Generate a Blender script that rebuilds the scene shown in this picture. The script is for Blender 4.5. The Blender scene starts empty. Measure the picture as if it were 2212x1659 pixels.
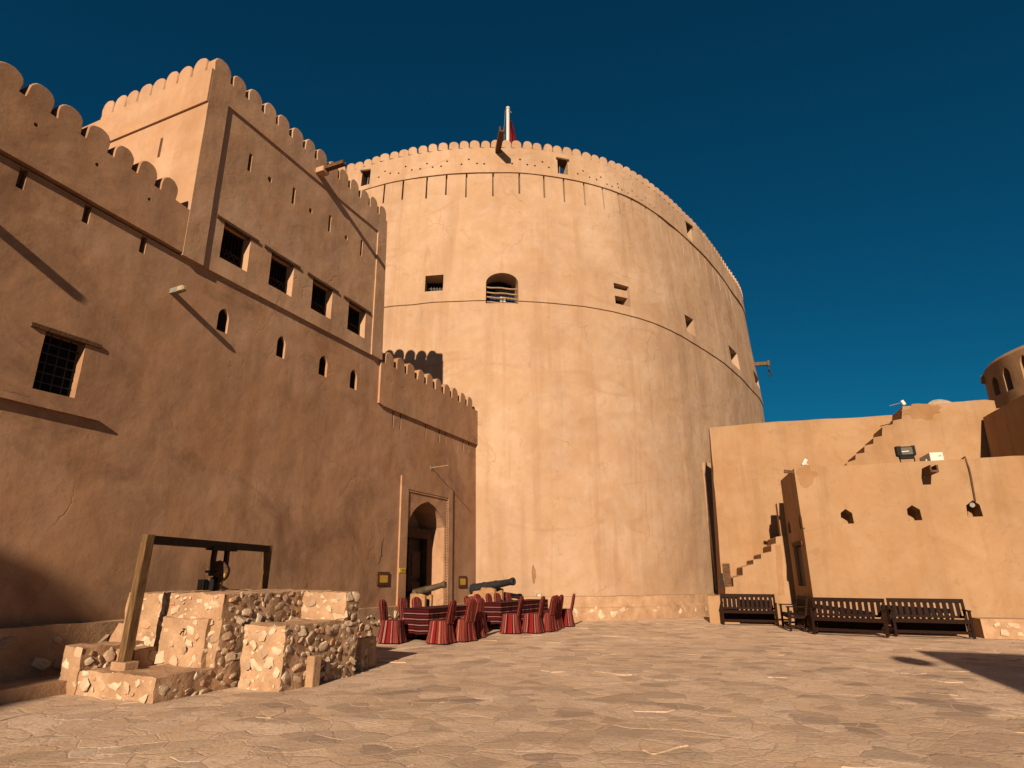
import bpy, bmesh, math, random
from mathutils import Vector, Matrix, noise
from mathutils.geometry import tessellate_polygon
R_ = math.radians
random.seed(7)
SC = bpy.context.scene
COL = SC.collection
UPV = Vector((0, 0, 1))

# ------------------------------------------------------------------ camera
F_, HOR_, CAMH = 1300.0, 1242.0, 1.5           # in units of the 2212 x 1659 working picture
TH = math.atan((HOR_ - 829.5) / F_)
CAM = Vector((0, 0, CAMH))
cam = bpy.data.cameras.new('camera')
cam.sensor_width = 36; cam.lens = 36 * F_ / 2212; cam.clip_end = 3000; cam.clip_start = .05
camo = bpy.data.objects.new('camera', cam); COL.objects.link(camo)
camo.location = CAM; camo.rotation_euler = (math.pi / 2 + TH, 0, 0)
SC.camera = camo

def ray(x, y):
    u = (x - 1106) / F_; v = (829.5 - y) / F_
    c, s = math.cos(TH), math.sin(TH)
    return Vector((u, c - v * s, s + v * c))
def G(x, y, z=0.0):
    r = ray(x, y); t = (z - CAMH) / r.z
    return CAM + r * t
def at(x, y, Y):
    r = ray(x, y); return CAM + r * (Y / r.y)

# ------------------------------------------------------------------ sun
SUN = Vector((-math.sin(R_(11.5)), -math.cos(R_(11.5)), .42)).normalized()
SUN_EL = math.asin(SUN.z); SUN_AZ = math.atan2(SUN.x, SUN.y)

# ------------------------------------------------------------------ frames and mesh builder
class Frame:
    """wall frame: s along x, d out along n, z up; the wall leans back by b per metre"""
    def __init__(s, O, x, n=None, b=0.0):
        s.O = Vector((O[0], O[1], 0)); s.x = Vector((x[0], x[1], 0)).normalized()
        s.n = Vector((s.x.y, -s.x.x, 0)) if n is None else Vector((n[0], n[1], 0)).normalized()
        s.b = b
    def __call__(s, p):
        a, d, z = p
        return s.O + s.x * a + s.n * (d - s.b * z) + UPV * z
    def pix(s, x, y, d=0.0):
        r = ray(x, y); N = s.n + UPV * s.b
        t = (d - ((CAM - s.O).dot(s.n) + s.b * CAMH)) / r.dot(N)
        q = CAM + r * t
        return ((q - s.O).dot(s.x), q.z)

class MB:
    def __init__(s, fr=None):
        s.v = []; s.f = []; s.t = []; s.uv = []; s.mi = []; s.fr = fr; s.tone = .5; s.mat = 0; s.vuv = None
    def add(s, vs, fs, uvs=None, raw=False):
        o = len(s.v)
        s.v += [s.fr(p) if s.fr and not raw else Vector(p) for p in vs]
        for f in fs:
            s.f.append([i + o for i in f]); s.t.append(s.tone); s.mi.append(s.mat)
            s.uv.append([uvs[i] for i in f] if uvs else None)
    def box(s, x0, x1, y0, y1, z0, z1):
        s.hexa([(x0, y0), (x1, y0), (x1, y1), (x0, y1)], z0, z1)
    def hexa(s, q, z0, z1, q2=None):
        n = len(q); q2 = q2 or q
        vs = [(a, b, z0) for a, b in q] + [(a, b, z1) for a, b in q2]
        s.add(vs, [list(range(n))[::-1], list(range(n, 2 * n))] + [[i, (i + 1) % n, n + (i + 1) % n, n + i] for i in range(n)])
    def prism(s, poly, d0, d1):
        """outline in (s, z) extruded from d0 (back) to d1 (front)"""
        n = len(poly)
        vs = [(a, d1, b) for a, b in poly] + [(a, d0, b) for a, b in poly]
        s.add(vs, [list(range(n)), list(range(n, 2 * n))[::-1]] + [[i, i + n, (i + 1) % n + n, (i + 1) % n] for i in range(n)])
    def soft(s, poly, d0, d1, c, nb=2):
        """like prism, with a worn bevel c all round the front and the back (not on the first nb points = the foot)"""
        n = len(poly); cx = sum(p[0] for p in poly) / n; cz = sum(p[1] for p in poly) / n
        ins = []
        for i, (a, b) in enumerate(poly):
            l = math.hypot(a - cx, b - cz) or 1
            k = c / l
            ins.append((a - (a - cx) * k, b - (0 if i < nb else (b - cz) * k)))
        loops = [[(a, d1, b) for a, b in ins], [(a, d1 - c, b) for a, b in poly], [(a, d0 + c, b) for a, b in poly], [(a, d0, b) for a, b in ins]]
        vs = sum(loops, []); fs = [list(range(n)), list(range(3 * n, 4 * n))[::-1]]
        for k in range(3):
            fs += [[k * n + i, (k + 1) * n + i, (k + 1) * n + (i + 1) % n, k * n + (i + 1) % n] for i in range(n)]
        s.add(vs, fs)
    def holed(s, outer, holes=(), d=0.0, thick=.5, sides=True, skew=0.0):
        """front face at d with holes [(poly, depth)]; each hole has its reveal and a back"""
        loops = [[Vector((a, b, 0)) for a, b in outer]] + [[Vector((a, b, 0)) for a, b in h[0]] for h in holes]
        flat = [p for l in loops for p in l]
        tris = tessellate_polygon(loops)
        s.add([(p.x, d, p.y) for p in flat], [list(t) for t in tris])
        if sides:
            n = len(outer)
            s.add([(a, d, b) for a, b in outer] + [(a + skew, d - thick, b) for a, b in outer], [[i, (i + 1) % n, (i + 1) % n + n, i + n] for i in range(n)])
        for poly, dep in holes:
            n = len(poly)
            s.add([(a, d, b) for a, b in poly] + [(a, d - abs(dep), b) for a, b in poly],
                  [[i, (i + 1) % n, (i + 1) % n + n, i + n] for i in range(n)] + ([list(range(n, 2 * n))] if dep > 0 else []))
    def tube(s, pts, r, n=8, cap=True):
        pts = [Vector(p) for p in pts]; rs = r if isinstance(r, (list, tuple)) else [r] * len(pts)
        rings = []
        for i, p in enumerate(pts):
            t = (pts[min(i + 1, len(pts) - 1)] - pts[max(i - 1, 0)]).normalized()
            a = t.cross(Vector((0, 0, 1)) if abs(t.z) < .9 else Vector((1, 0, 0))).normalized(); b = t.cross(a)
            rings.append([p + (a * math.cos(k * 2 * math.pi / n) + b * math.sin(k * 2 * math.pi / n)) * rs[i] for k in range(n)])
        vs = [tuple(p) for q in rings for p in q]; fs = []
        for i in range(len(pts) - 1):
            fs += [[i * n + k, i * n + (k + 1) % n, (i + 1) * n + (k + 1) % n, (i + 1) * n + k] for k in range(n)]
        if cap: fs += [list(range(n))[::-1], list(range((len(pts) - 1) * n, len(pts) * n))]
        s.add(vs, fs)
    def beam(s, a, b, w, h, up=UPV):
        """square timber from a to b"""
        a = Vector(a); b = Vector(b); t = (b - a).normalized()
        u = t.cross(Vector(up)); u = (u if u.length > 1e-4 else t.cross(Vector((1, 0, 0)))).normalized(); w2 = u.cross(t)
        vs = []
        for p in (a, b):
            for i, j in ((-1, -1), (1, -1), (1, 1), (-1, 1)): vs.append(tuple(p + u * (i * w / 2) + w2 * (j * h / 2)))
        s.add(vs, [[3, 2, 1, 0], [4, 5, 6, 7]] + [[i, (i + 1) % 4, (i + 1) % 4 + 4, i + 4] for i in range(4)])
    def lathe(s, prof, n=20, M=None):
        """profile (axial, radius) about local +X, placed by matrix M"""
        M = M or Matrix()
        vs = [tuple(M @ Vector((a, r * math.cos(k * 2 * math.pi / n), r * math.sin(k * 2 * math.pi / n)))) for a, r in prof for k in range(n)]
        fs = []
        for i in range(len(prof) - 1):
            fs += [[i * n + k, i * n + (k + 1) % n, (i + 1) * n + (k + 1) % n, (i + 1) * n + k] for k in range(n)]
        fs += [list(range(n)), list(range((len(prof) - 1) * n, len(prof) * n))[::-1]]
        s.add(vs, fs)
    def patch(s, O, U, V, nu, nv, amp, sc=2.2):
        """lumpy mortar sheet O + u U + v V"""
        O, U, V = Vector(O), Vector(U), Vector(V); vs = []
        for j in range(nv + 1):
            for i in range(nu + 1):
                p = O + U * (i / nu) + V * (j / nv)
                vs.append(tuple(p + noise.noise_vector(p * sc) * amp + noise.noise_vector(p * sc * 3.1) * amp * .5))
        s.add(vs, [[j * (nu + 1) + i, j * (nu + 1) + i + 1, (j + 1) * (nu + 1) + i + 1, (j + 1) * (nu + 1) + i] for j in range(nv) for i in range(nu)])
    def stone(s, p, N, U, a, b, c, seed):
        """one rough stone bedded at p, half sizes a (along U) b, c (out along N)"""
        global ICO
        V = N.cross(U); off = Vector((seed * 3.7, seed * 1.3, seed * 7.9)); vs = []
        for q in ICO[0]:
            q2 = Vector((math.copysign(abs(q.x) ** .62, q.x), math.copysign(abs(q.y) ** .62, q.y), math.copysign(abs(q.z) ** .45, q.z)))
            k = .82 + .58 * noise.noise(q * 1.15 + off) + .16 * noise.noise(q * 3.1 + off)
            vs.append(tuple(p + U * (q2.x * a * k) + V * (q2.y * b * k) + N * (q2.z * c * k)))
        s.add(vs, ICO[1], raw=True)
    def rubble(s, O, U, V, dens, smin, smax, rng, out=.012, flat=.4):
        """stones scattered over the face O + u U + v V"""
        O, U, V = Vector(O), Vector(U), Vector(V); lu, lv = U.length, V.length
        u, v = U.normalized(), V.normalized(); N = u.cross(v).normalized()
        got = []
        s.mat = 1
        for _ in range(int(dens * lu * lv * 4)):
            if len(got) > dens * lu * lv: break
            a = rng.uniform(smin, smax) * (1.25 if rng.random() < .15 else 1); b = a * rng.uniform(.38, .92)
            x, y = rng.uniform(a * .6, max(lu - a * .6, a * .6 + .01)), rng.uniform(b * .7, max(lv - b * .7, b * .7 + .01))
            if any((x - g[0]) ** 2 + (y - g[1]) ** 2 < ((a + g[2]) * .70) ** 2 for g in got): continue
            got.append((x, y, a))
            ang = rng.uniform(-.6, .6) if rng.random() < .8 else rng.uniform(0, 3)
            d = (u * math.cos(ang) + v * math.sin(ang))
            s.tone = rng.random()
            hh = a * flat * rng.uniform(.5, 1.0); nn = (N + u * rng.uniform(-.25, .25) + v * rng.uniform(-.25, .25)).normalized()
            s.stone(O + u * x + v * y + N * (out * rng.uniform(-.2, 1.) - hh * .12), nn, (d - nn * d.dot(nn)).normalized(), a, b, hh, rng.uniform(0, 99))
        s.mat = 0; s.tone = .5
    def build(s, name, mats, parent=None, smooth=None, bevel=0, local=False):
        me = bpy.data.meshes.new(name)
        org = ORG.get(parent.name, Matrix()) if parent is not None and not local else Matrix()
        inv = org.inverted()
        me.from_pydata([tuple(inv @ p) for p in s.v], [], s.f)
        ml = mats if isinstance(mats, (list, tuple)) else [mats]
        for m in ml: me.materials.append(m)
        if any(s.mi): me.polygons.foreach_set('material_index', s.mi)
        a = me.attributes.new('tone', 'FLOAT', 'FACE'); a.data.foreach_set('value', s.t)
        if any(u is not None for u in s.uv):
            ul = me.uv_layers.new(name='UVMap'); k = 0
            for f, u in zip(me.polygons, s.uv):
                for j in range(f.loop_total):
                    if u: ul.data[f.loop_start + j].uv = u[j]
        if smooth is not None:
            me.polygons.foreach_set('use_smooth', [True] * len(me.polygons))
            me.set_sharp_from_angle(angle=R_(smooth))
        me.validate(); me.update()
        o = bpy.data.objects.new(name, me); COL.objects.link(o)
        if parent is not None: o.parent = parent
        ORG[o.name] = org
        if bevel:
            b = o.modifiers.new('b', 'BEVEL'); b.width = bevel; b.segments = 2; b.limit_method = 'ANGLE'; b.angle_limit = R_(40)
            b.harden_normals = False
        return o
ORG = {}
_b = bmesh.new(); bmesh.ops.create_icosphere(_b, subdivisions=2, radius=1)
ICO = ([v.co.copy() for v in _b.verts], [[v.index for v in f.verts] for f in _b.faces]); _b.free()

def tag(o, label, cat=None, group=None, kind=None):
    o['label'] = label
    if cat: o['category'] = cat
    if group: o['group'] = group
    if kind: o['kind'] = kind
    return o
def thing(name, label, cat, loc, rz=0.0, group=None):
    o = bpy.data.objects.new(name, None); COL.objects.link(o)
    o.location = loc; o.rotation_euler = (0, 0, rz); o.empty_display_size = .3
    ORG[o.name] = Matrix.Translation(Vector(loc)) @ Matrix.Rotation(rz, 4, 'Z')
    return tag(o, label, cat, group)
def struct(o): o['kind'] = 'structure'; return o
def dup(root, loc, rz, label, group=None):
    r = root.copy(); COL.objects.link(r); r.location = loc; r.rotation_euler = (0, 0, rz); r['label'] = label
    if group: r['group'] = group
    for ch in list(root.children):
        c = ch.copy(); COL.objects.link(c); c.parent = r
        for g in list(ch.children):
            d = g.copy(); COL.objects.link(d); d.parent = c
    return r
def rough(poly, step=.35, amp=.012, close=True, seed=0.0):
    out = []; n = len(poly)
    for i in range(n if close else n - 1):
        a, b = poly[i], poly[(i + 1) % n]; l = math.hypot(b[0] - a[0], b[1] - a[1]); k = max(1, int(l / step))
        for j in range(k):
            t = j / k; x, y = a[0] + (b[0] - a[0]) * t, a[1] + (b[1] - a[1]) * t
            out.append((x + amp * noise.noise((x * 1.9 + seed, y * 1.9, 3.1)), y + amp * noise.noise((x * 1.9 + seed, y * 1.9, 8.7))))
    if not close: out.append(poly[-1])
    return out
def rect(a, b, c, d): return [(a, c), (b, c), (b, d), (a, d)]

# ------------------------------------------------------------------ materials
class NT:
    def __init__(s, name):
        s.m = bpy.data.materials.new(name); s.m.use_nodes = True
        s.t = s.m.node_tree; s.bsdf = s.t.nodes['Principled BSDF']
    def n(s, typ, ins=None, **kw):
        nd = s.t.nodes.new('ShaderNode' + typ)
        for k, v in kw.items(): setattr(nd, k, v)
        for k, v in (ins or {}).items(): s.set(nd.inputs[k], v)
        return nd
    def set(s, sock, v):
        if isinstance(v, bpy.types.NodeSocket): s.t.links.new(v, sock)
        elif isinstance(v, bpy.types.Node): s.t.links.new(v.outputs[0], sock)
        else: sock.default_value = v
    def math(s, op, a, b=0.0, clamp=False):
        nd = s.n('Math', {0: a, 1: b}, operation=op); nd.use_clamp = clamp; return nd.outputs[0]
    def mix(s, fac, a, b, typ='MIX'):
        nd = s.n('MixRGB', {'Fac': fac, 'Color1': a, 'Color2': b}, blend_type=typ); return nd.outputs[0]
    def ramp(s, fac, stops, interp='LINEAR'):
        nd = s.n('ValToRGB', {'Fac': fac}); cr = nd.color_ramp; cr.interpolation = interp
        while len(cr.elements) < len(stops): cr.elements.new(.5)
        for e, (p, c) in zip(cr.elements, stops):
            e.position = p; e.color = (c, c, c, 1) if isinstance(c, (int, float)) else (*c, 1)
        return nd.outputs[0]
    def pos(s): return s.n('NewGeometry').outputs['Position']
    def obj(s): return s.n('TexCoord').outputs['Object']
    def scale(s, v, k): return s.n('Mapping', {'Vector': v, 'Scale': k}).outputs[0]
    def noise(s, v, scale, detail=3.0, rough=.55, out='Fac', dist=0.0):
        return s.n('TexNoise', {'Vector': v, 'Scale': scale, 'Detail': detail, 'Roughness': rough, 'Distortion': dist}).outputs[out]
    def bump(s, h, strength=.5, dist=.02, nrm=None):
        ins = {'Height': h, 'Strength': strength, 'Distance': dist}
        if nrm is not None: ins['Normal'] = nrm
        return s.n('Bump', ins).outputs[0]
    def out(s, col, rough=.9, nrm=None, spec=.2, metal=0.0):
        s.set(s.bsdf.inputs['Base Color'], col); s.set(s.bsdf.inputs['Roughness'], rough)
        s.bsdf.inputs['Specular IOR Level'].default_value = spec; s.bsdf.inputs['Metallic'].default_value = metal
        if nrm is not None: s.set(s.bsdf.inputs['Normal'], nrm)
        return s.m
def c4(c): return (*c, 1)
def mul(c, k): return tuple(x * k for x in c)

def plaster(name, base, streak=.35, relief=1.0, bands=0.0, crack=.4, mottle=.5, grime=.0, seams=0.0):
    M = NT(name); P = M.pos()
    big = M.noise(P, .33, 5, .6)
    mid = M.noise(P, 1.7, 8, .62)
    fine = M.noise(P, 11, 6, .6)
    c = M.mix(M.ramp(big, [(.33, 0), (.68, 1)]), c4((base[0] * .78, base[1] * .72, base[2] * .68)), c4((base[0] * 1.07, base[1] * 1.08, base[2] * 1.1)))
    c = M.mix(M.ramp(mid, [(.35, .0), (.72, .55)]), c, c4((base[0] * 1.1, base[1] * 1.12, base[2] * 1.16)))
    och = M.noise(P, .85, 7, .68, dist=.5)
    c = M.mix(M.math('MULTIPLY', M.ramp(och, [(.42, 0), (.60, 1)]), mottle), c, c4((base[0] * .86, base[1] * .74, base[2] * .58)))
    dirt = M.noise(P, .42, 8, .7, dist=.9)
    c = M.mix(M.math('MULTIPLY', M.ramp(dirt, [(.50, 0), (.66, 1)]), grime), c, c4((base[0] * .52, base[1] * .48, base[2] * .46)))
    st = M.noise(M.scale(P, (1.5, 1.5, .11)), 1.0, 6, .6, dist=.4)
    c = M.mix(M.math('MULTIPLY', M.ramp(st, [(.5, 0), (.72, 1)]), streak), c, c4((base[0] * .62, base[1] * .52, base[2] * .42)))
    pits = M.math('MAXIMUM', M.ramp(M.noise(P, 6.5, 6, .72), [(.62, 0), (.72, 1)]), M.math('MULTIPLY', M.ramp(M.noise(P, 2.1, 7, .7, dist=.8), [(.58, 0), (.70, 1)]), .75))
    c = M.mix(M.math('MULTIPLY', pits, .5), c, c4((base[0] * .6, base[1] * .5, base[2] * .42)))
    if bands:
        bd = M.noise(M.scale(P, (.12, .12, 1.5)), 1.0, 4, .55)
        c = M.mix(M.math('MULTIPLY', M.ramp(bd, [(.52, 0), (.7, 1)]), bands), c, c4((base[0] * .78, base[1] * .68, base[2] * .56)))
    if seams:
        hl = M.math('ABSOLUTE', M.math('SUBTRACT', M.noise(M.scale(P, (.10, .10, .30)), 1.0, 2.2, .5), .5))
        vl = M.math('ABSOLUTE', M.math('SUBTRACT', M.noise(M.scale(P, (.42, .42, .016)), 1.0, 4, .55), .5))
        ln = M.math('MAXIMUM', M.ramp(hl, [(.003, 1), (.012, 0)]), M.ramp(vl, [(.003, 1), (.014, 0)]))
        ln = M.math('MULTIPLY', ln, M.ramp(M.noise(P, .55, 4, .6), [(.42, .1), (.6, 1)]))
        c = M.mix(M.math('MULTIPLY', ln, seams), c, c4((base[0] * .68, base[1] * .54, base[2] * .38)))
    warp = M.n('VectorMath', {0: P, 1: M.n('VectorMath', {0: M.noise(P, 1.1, 4, .6, 'Color'), 1: (.9, .9, .9)}, operation='MULTIPLY')}, operation='ADD').outputs[0]
    vo = M.n('TexVoronoi', {'Vector': warp, 'Scale': .42}, feature='DISTANCE_TO_EDGE').outputs['Distance']
    cr = M.math('MULTIPLY', M.ramp(vo, [(0, 1), (.012, 0)]), M.ramp(M.noise(P, .5, 2), [(.52, 0), (.62, 1)]))
    c = M.mix(M.math('MULTIPLY', cr, crack), c, c4((base[0] * .5, base[1] * .4, base[2] * .32)))
    h = M.math('ADD', M.math('MULTIPLY', M.noise(P, .8, 2, .45), 2.6), M.math('ADD', M.math('MULTIPLY', M.noise(P, 2.6, 4, .5), .5), M.math('ADD', M.math('MULTIPLY', fine, .14), M.math('MULTIPLY', st, .2))))
    h = M.math('SUBTRACT', h, M.math('ADD', M.math('MULTIPLY', pits, .06), M.math('MULTIPLY', cr, .15)))
    return M.out(c, .93, M.bump(h, .55 * relief, .06), .12)

WALLC = (.395, .270, .188)
m_tower = plaster('tower_plaster', WALLC, .48, .9, .08, .4, .5, .08, .3)
m_wall = plaster('wall_plaster', (.375, .222, .138), .5, .62, 0, .3, .55, .8)
m_block = plaster('block_plaster', (.41, .258, .170), .35, .8, 0, .2, .55, .25)
m_right = plaster('court_plaster', (.315, .196, .114), .5, .55, 0, .12, .5, .12)

def mat_rock():
    M = NT('rubble_stone'); P = M.pos()
    a = M.n('Attribute', attribute_name='tone').outputs['Fac']
    c = M.ramp(a, [(0, (.30, .20, .14)), (.18, (.46, .335, .235)), (.45, (.55, .425, .315)), (.60, (.44, .30, .20)), (.78, (.56, .44, .33)), (.93, (.40, .20, .10)), (1, (.34, .265, .22))])
    n = M.noise(P, 9, 6, .65)
    c = M.mix(M.ramp(n, [(.3, .55), (.6, 0)]), c, c4((.26, .17, .11)))
    return M.out(c, .9, M.bump(M.math('ADD', n, M.math('MULTIPLY', M.noise(P, 40, 4), .3)), .7, .025), .2)
def mat_mortar():
    M = NT('lime_mortar'); P = M.pos()
    n = M.noise(P, 2.3, 7, .65); f = M.noise(P, 22, 5, .65)
    c = M.mix(M.ramp(n, [(.32, 0), (.66, 1)]), c4((.26, .15, .088)), c4((.43, .272, .17)))
    c = M.mix(M.ramp(f, [(.35, .5), (.55, 0)]), c, c4((.30, .18, .11)))
    return M.out(c, .95, M.bump(M.math('ADD', n, M.math('MULTIPLY', f, .5)), .8, .03), .1)
def mat_flag():
    M = NT('flagstone'); P = M.pos()
    a = M.n('Attribute', attribute_name='tone').outputs['Fac']
    c = M.ramp(a, [(0, (.16, .115, .09)), (.10, (.34, .24, .18)), (.2, (.50, .35, .255)), (.45, (.58, .415, .305)), (.6, (.52, .35, .235)), (.76, (.68, .505, .39)), (.86, (.48, .345, .265)), (.94, (.36, .26, .205)), (1, (.19, .14, .115))])
    wp = M.n('VectorMath', {0: M.scale(P, (1, 1.25, 0)), 1: M.n('VectorMath', {0: M.noise(P, 2.6, 4, .6, 'Color'), 1: (.42, .42, 0)}, operation='MULTIPLY')}, operation='ADD').outputs[0]
    vc = M.n('TexVoronoi', {'Vector': wp, 'Scale': 2.3}); vr = M.n('SeparateXYZ', {0: vc.outputs['Color']}).outputs[0]
    ve = M.n('TexVoronoi', {'Vector': wp, 'Scale': 2.3}, feature='DISTANCE_TO_EDGE').outputs['Distance']
    c = M.mix(.58, c, M.ramp(vr, [(0, (.20, .14, .11)), (.10, (.36, .25, .19)), (.2, (.52, .365, .262)), (.42, (.60, .43, .31)), (.6, (.55, .375, .25)), (.72, (.66, .49, .375)), (.84, (.50, .36, .275)), (.92, (.70, .53, .41)), (.97, (.33, .235, .185)), (1, (.20, .145, .115))]))
    em = M.ramp(M.noise(P, 1.7, 4, .6), [(.40, 0), (.58, 1)])
    c = M.mix(M.math('MULTIPLY', M.ramp(ve, [(.010, 1), (.05, 0)]), M.math('MULTIPLY', em, .45)), c, c4((.27, .185, .135)))
    c = M.mix(M.math('MULTIPLY', M.ramp(ve, [(.006, 1), (.03, 0)]), M.ramp(em, [(0, .5), (.4, 0)])), c, c4((.66, .50, .39)))
    big = M.noise(P, .55, 4, .6); n = M.noise(P, 3.4, 9, .7); f = M.noise(M.scale(P, (1, 1, 1)), 26, 5, .7)
    c = M.mix(M.ramp(big, [(.40, .35), (.6, 0)]), c, c4((.36, .24, .165)))
    c = M.mix(M.ramp(n, [(.34, .40), (.48, 0)]), c, c4((.33, .225, .16)))
    c = M.mix(M.ramp(n, [(.58, 0), (.75, .4)]), c, c4((.76, .58, .43)))
    c = M.mix(M.ramp(f, [(.36, .55), (.50, 0)]), c, c4((.27, .18, .125)))
    g = M.noise(P, 9, 8, .75); c = M.mix(M.ramp(g, [(.58, 0), (.70, .45)]), c, c4((.26, .17, .12)))
    h = M.math('ADD', M.math('ADD', M.math('MULTIPLY', n, 1.0), M.math('MULTIPLY', g, .5)), M.math('ADD', M.math('MULTIPLY', f, .35), M.math('MULTIPLY', M.ramp(ve, [(0, 0), (.05, 1)]), .22)))
    return M.out(c, .85, M.bump(h, .75, .025), .2)
def mat_joint():
    M = NT('joint_mortar'); P = M.pos()
    n = M.noise(P, 1.6, 6, .65); f = M.noise(P, 24, 5, .65)
    c = M.mix(M.ramp(n, [(.4, 0), (.62, 1)]), c4((.33, .225, .16)), c4((.56, .40, .295)))
    c = M.mix(M.ramp(f, [(.35, .4), (.55, 0)]), c, c4((.34, .23, .16)))
    return M.out(c, .95, M.bump(M.math('ADD', n, M.math('MULTIPLY', f, .6)), .6, .02), .1)
m_rock, m_mortar, m_flag, m_joint = mat_rock(), mat_mortar(), mat_flag(), mat_joint()

def wood(name, base, dark, sc=(3, 3, .5), spec=.3, rg=.6):
    M = NT(name); P = M.obj()
    n = M.noise(M.scale(P, sc), 6, 8, .65, dist=.6); g = M.noise(M.scale(P, (sc[0] * 5, sc[1] * 5, sc[2] * 2)), 5, 4)
    c = M.mix(M.ramp(n, [(.34, 0), (.66, 1)]), c4(dark), c4(base))
    c = M.mix(M.ramp(g, [(.35, .5), (.6, 0)]), c, c4(mul(dark, .7)))
    return M.out(c, rg, M.bump(M.math('ADD', n, M.math('MULTIPLY', g, .4)), .4, .01), spec)
m_bench = wood('dark_stained_wood', (.026, .0095, .0060), (.011, .0048, .0034), (3, .6, 3), .05, .6)
m_oldwood = wood('weathered_timber', (.20, .112, .048), (.06, .032, .016), (4, 4, .5), .15, .85)
m_lintel = wood('old_lintel_wood', (.15, .075, .038), (.05, .026, .015), (.7, 4, 4), .15, .85)
m_gunwood = wood('carriage_wood', (.42, .24, .12), (.24, .12, .06), (.8, 4, 4), .2, .75)
m_shutter = wood('dark_window_wood', (.030, .014, .009), (.012, .006, .004), (5, 5, .7), .2, .7)
m_door = wood('carved_door_wood', (.030, .018, .012), (.012, .008, .006), (5, 5, .6), .25, .6)
m_pole = wood('pale_pole_wood', (.40, .25, .15), (.22, .13, .08), (1, 5, 5), .2, .8)

def simple(name, col, rg=.6, spec=.3, metal=0.0, var=.25, bump=.2):
    M = NT(name); P = M.obj(); n = M.noise(P, 8, 5, .6)
    c = M.mix(M.ramp(n, [(.3, 0), (.7, 1)]), c4(mul(col, 1 - var)), c4(mul(col, 1 + var * .4)))
    return M.out(c, rg, M.bump(n, bump, .01), spec, metal)
m_iron = simple('cast_iron', (.028, .028, .032), .5, .45, .4, .4, .35)
m_bronze = simple('weathered_bronze', (.125, .09, .055), .6, .4, .5, .4, .35)
m_black = simple('black_paint', (.005, .0045, .0045), .6, .12)
m_dark = simple('dark_interior', (.010, .008, .007), .9, .05)  # near-black panels paint the unlit depth behind openings
m_white = simple('white_enamel', (.45, .43, .40), .45, .4, 0, .1, .05)
m_grey = simple('grey_metal', (.22, .21, .20), .5, .4, .3)
m_brass = simple('brass_plate', (.62, .40, .06), .45, .5, .35, .2, .1)
m_frame = simple('plaque_wood', (.085, .03, .014), .55, .3)
m_yellow = simple('yellow_sign', (.62, .42, .04), .6, .3, 0, .1, .05)
m_red = simple('red_flag_cloth', (.12, .006, .012), .85, .1)
m_rope = simple('yellow_rope', (.50, .33, .05), .9, .1)
m_glassd = simple('sky_blue_glass', (.035, .06, .16), .12, .5, 0, .2, .02)  # blue of the reflected sky put into the glass colour
m_pane = simple('white_window_panel', (.75, .72, .62), .5, .3, 0, .1, .03)
m_cable = simple('brown_conduit', (.10, .05, .025), .7, .2)
m_lens = simple('lamp_glass', (.10, .085, .065), .15, .6, 0, .2, .02)
m_tubeglass = simple('lamp_tube', (.72, .66, .50), .3, .5, 0, .1, .02)
m_dish = simple('weathered_dish', (.30, .24, .20), .55, .3)

def stripes(name, period, axis, stops, fade=1.0):
    M = NT(name)
    uv = M.n('TexCoord').outputs['UV']; sep = M.n('SeparateXYZ', {0: uv})
    x = M.math('FRACT', M.math('DIVIDE', sep.outputs[axis], period))
    c = M.ramp(x, stops, 'CONSTANT')
    weave = M.n('TexNoise', {'Vector': M.n('Mapping', {'Vector': uv, 'Scale': (1, 1, 1)}).outputs[0], 'Scale': 60.0, 'Detail': 3.0}).outputs['Fac']
    c = M.mix(M.ramp(weave, [(.3, .35), (.6, 0)]), c, (.03, .008, .008, 1))
    big = M.noise(M.obj(), 3.0, 4)
    h = M.math('ADD', weave, M.math('MULTIPLY', big, 3))
    return M.out(c, .95, M.bump(h, .5, .012), .08)
RD, MR, OR, PK, BK, DR = (.175, .008, .010), (.036, .0025, .004), (.15, .020, .010), (.25, .115, .095), (.009, .005, .005), (.070, .004, .006)
m_vert = stripes('striped_cover_cloth', .165, 0, [(0, RD), (.10, BK), (.125, PK), (.165, MR), (.25, RD), (.36, OR), (.41, MR), (.46, PK), (.53, BK), (.56, DR), (.68, PK), (.71, RD), (.80, MR), (.87, PK), (.95, DR)])
m_vertd = stripes('faded_striped_cloth', .15, 0, [(0, OR), (.12, MR), (.2, PK), (.26, RD), (.38, BK), (.42, OR), (.55, MR), (.63, PK), (.68, RD), (.8, BK), (.84, OR), (.94, PK)])
m_horz = stripes('striped_table_cloth', .125, 1, [(0, MR), (.24, BK), (.30, DR), (.46, MR), (.60, BK), (.78, PK), (.92, BK)])

# ------------------------------------------------------------------ world
w = bpy.data.worlds.new('World'); SC.world = w; w.use_nodes = True
wt = w.node_tree; bg = wt.nodes['Background']
sky = wt.nodes.new('ShaderNodeTexSky'); sky.sky_type = 'NISHITA'; sky.sun_disc = False
sky.sun_elevation = SUN_EL; sky.sun_rotation = SUN_AZ; sky.air_density = 1.0; sky.dust_density = .15; sky.ozone_density = 4.0; sky.altitude = 600
tint = wt.nodes.new('ShaderNodeMixRGB'); tint.blend_type = 'MULTIPLY'; tint.inputs[0].default_value = 1; tint.inputs[2].default_value = (.03, .40, .46, 1)
wt.links.new(sky.outputs[0], tint.inputs[1]); wt.links.new(tint.outputs[0], bg.inputs[0])
bg.inputs[1].default_value = .05
sl = bpy.data.lights.new('sun', 'SUN'); sl.energy = 5.0; sl.angle = R_(.5); sl.color = (1, .80, .56)
so = bpy.data.objects.new('sun', sl); COL.objects.link(so); so.location = SUN * 60
so.rotation_euler = SUN.to_track_quat('Z', 'Y').to_euler()
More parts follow.
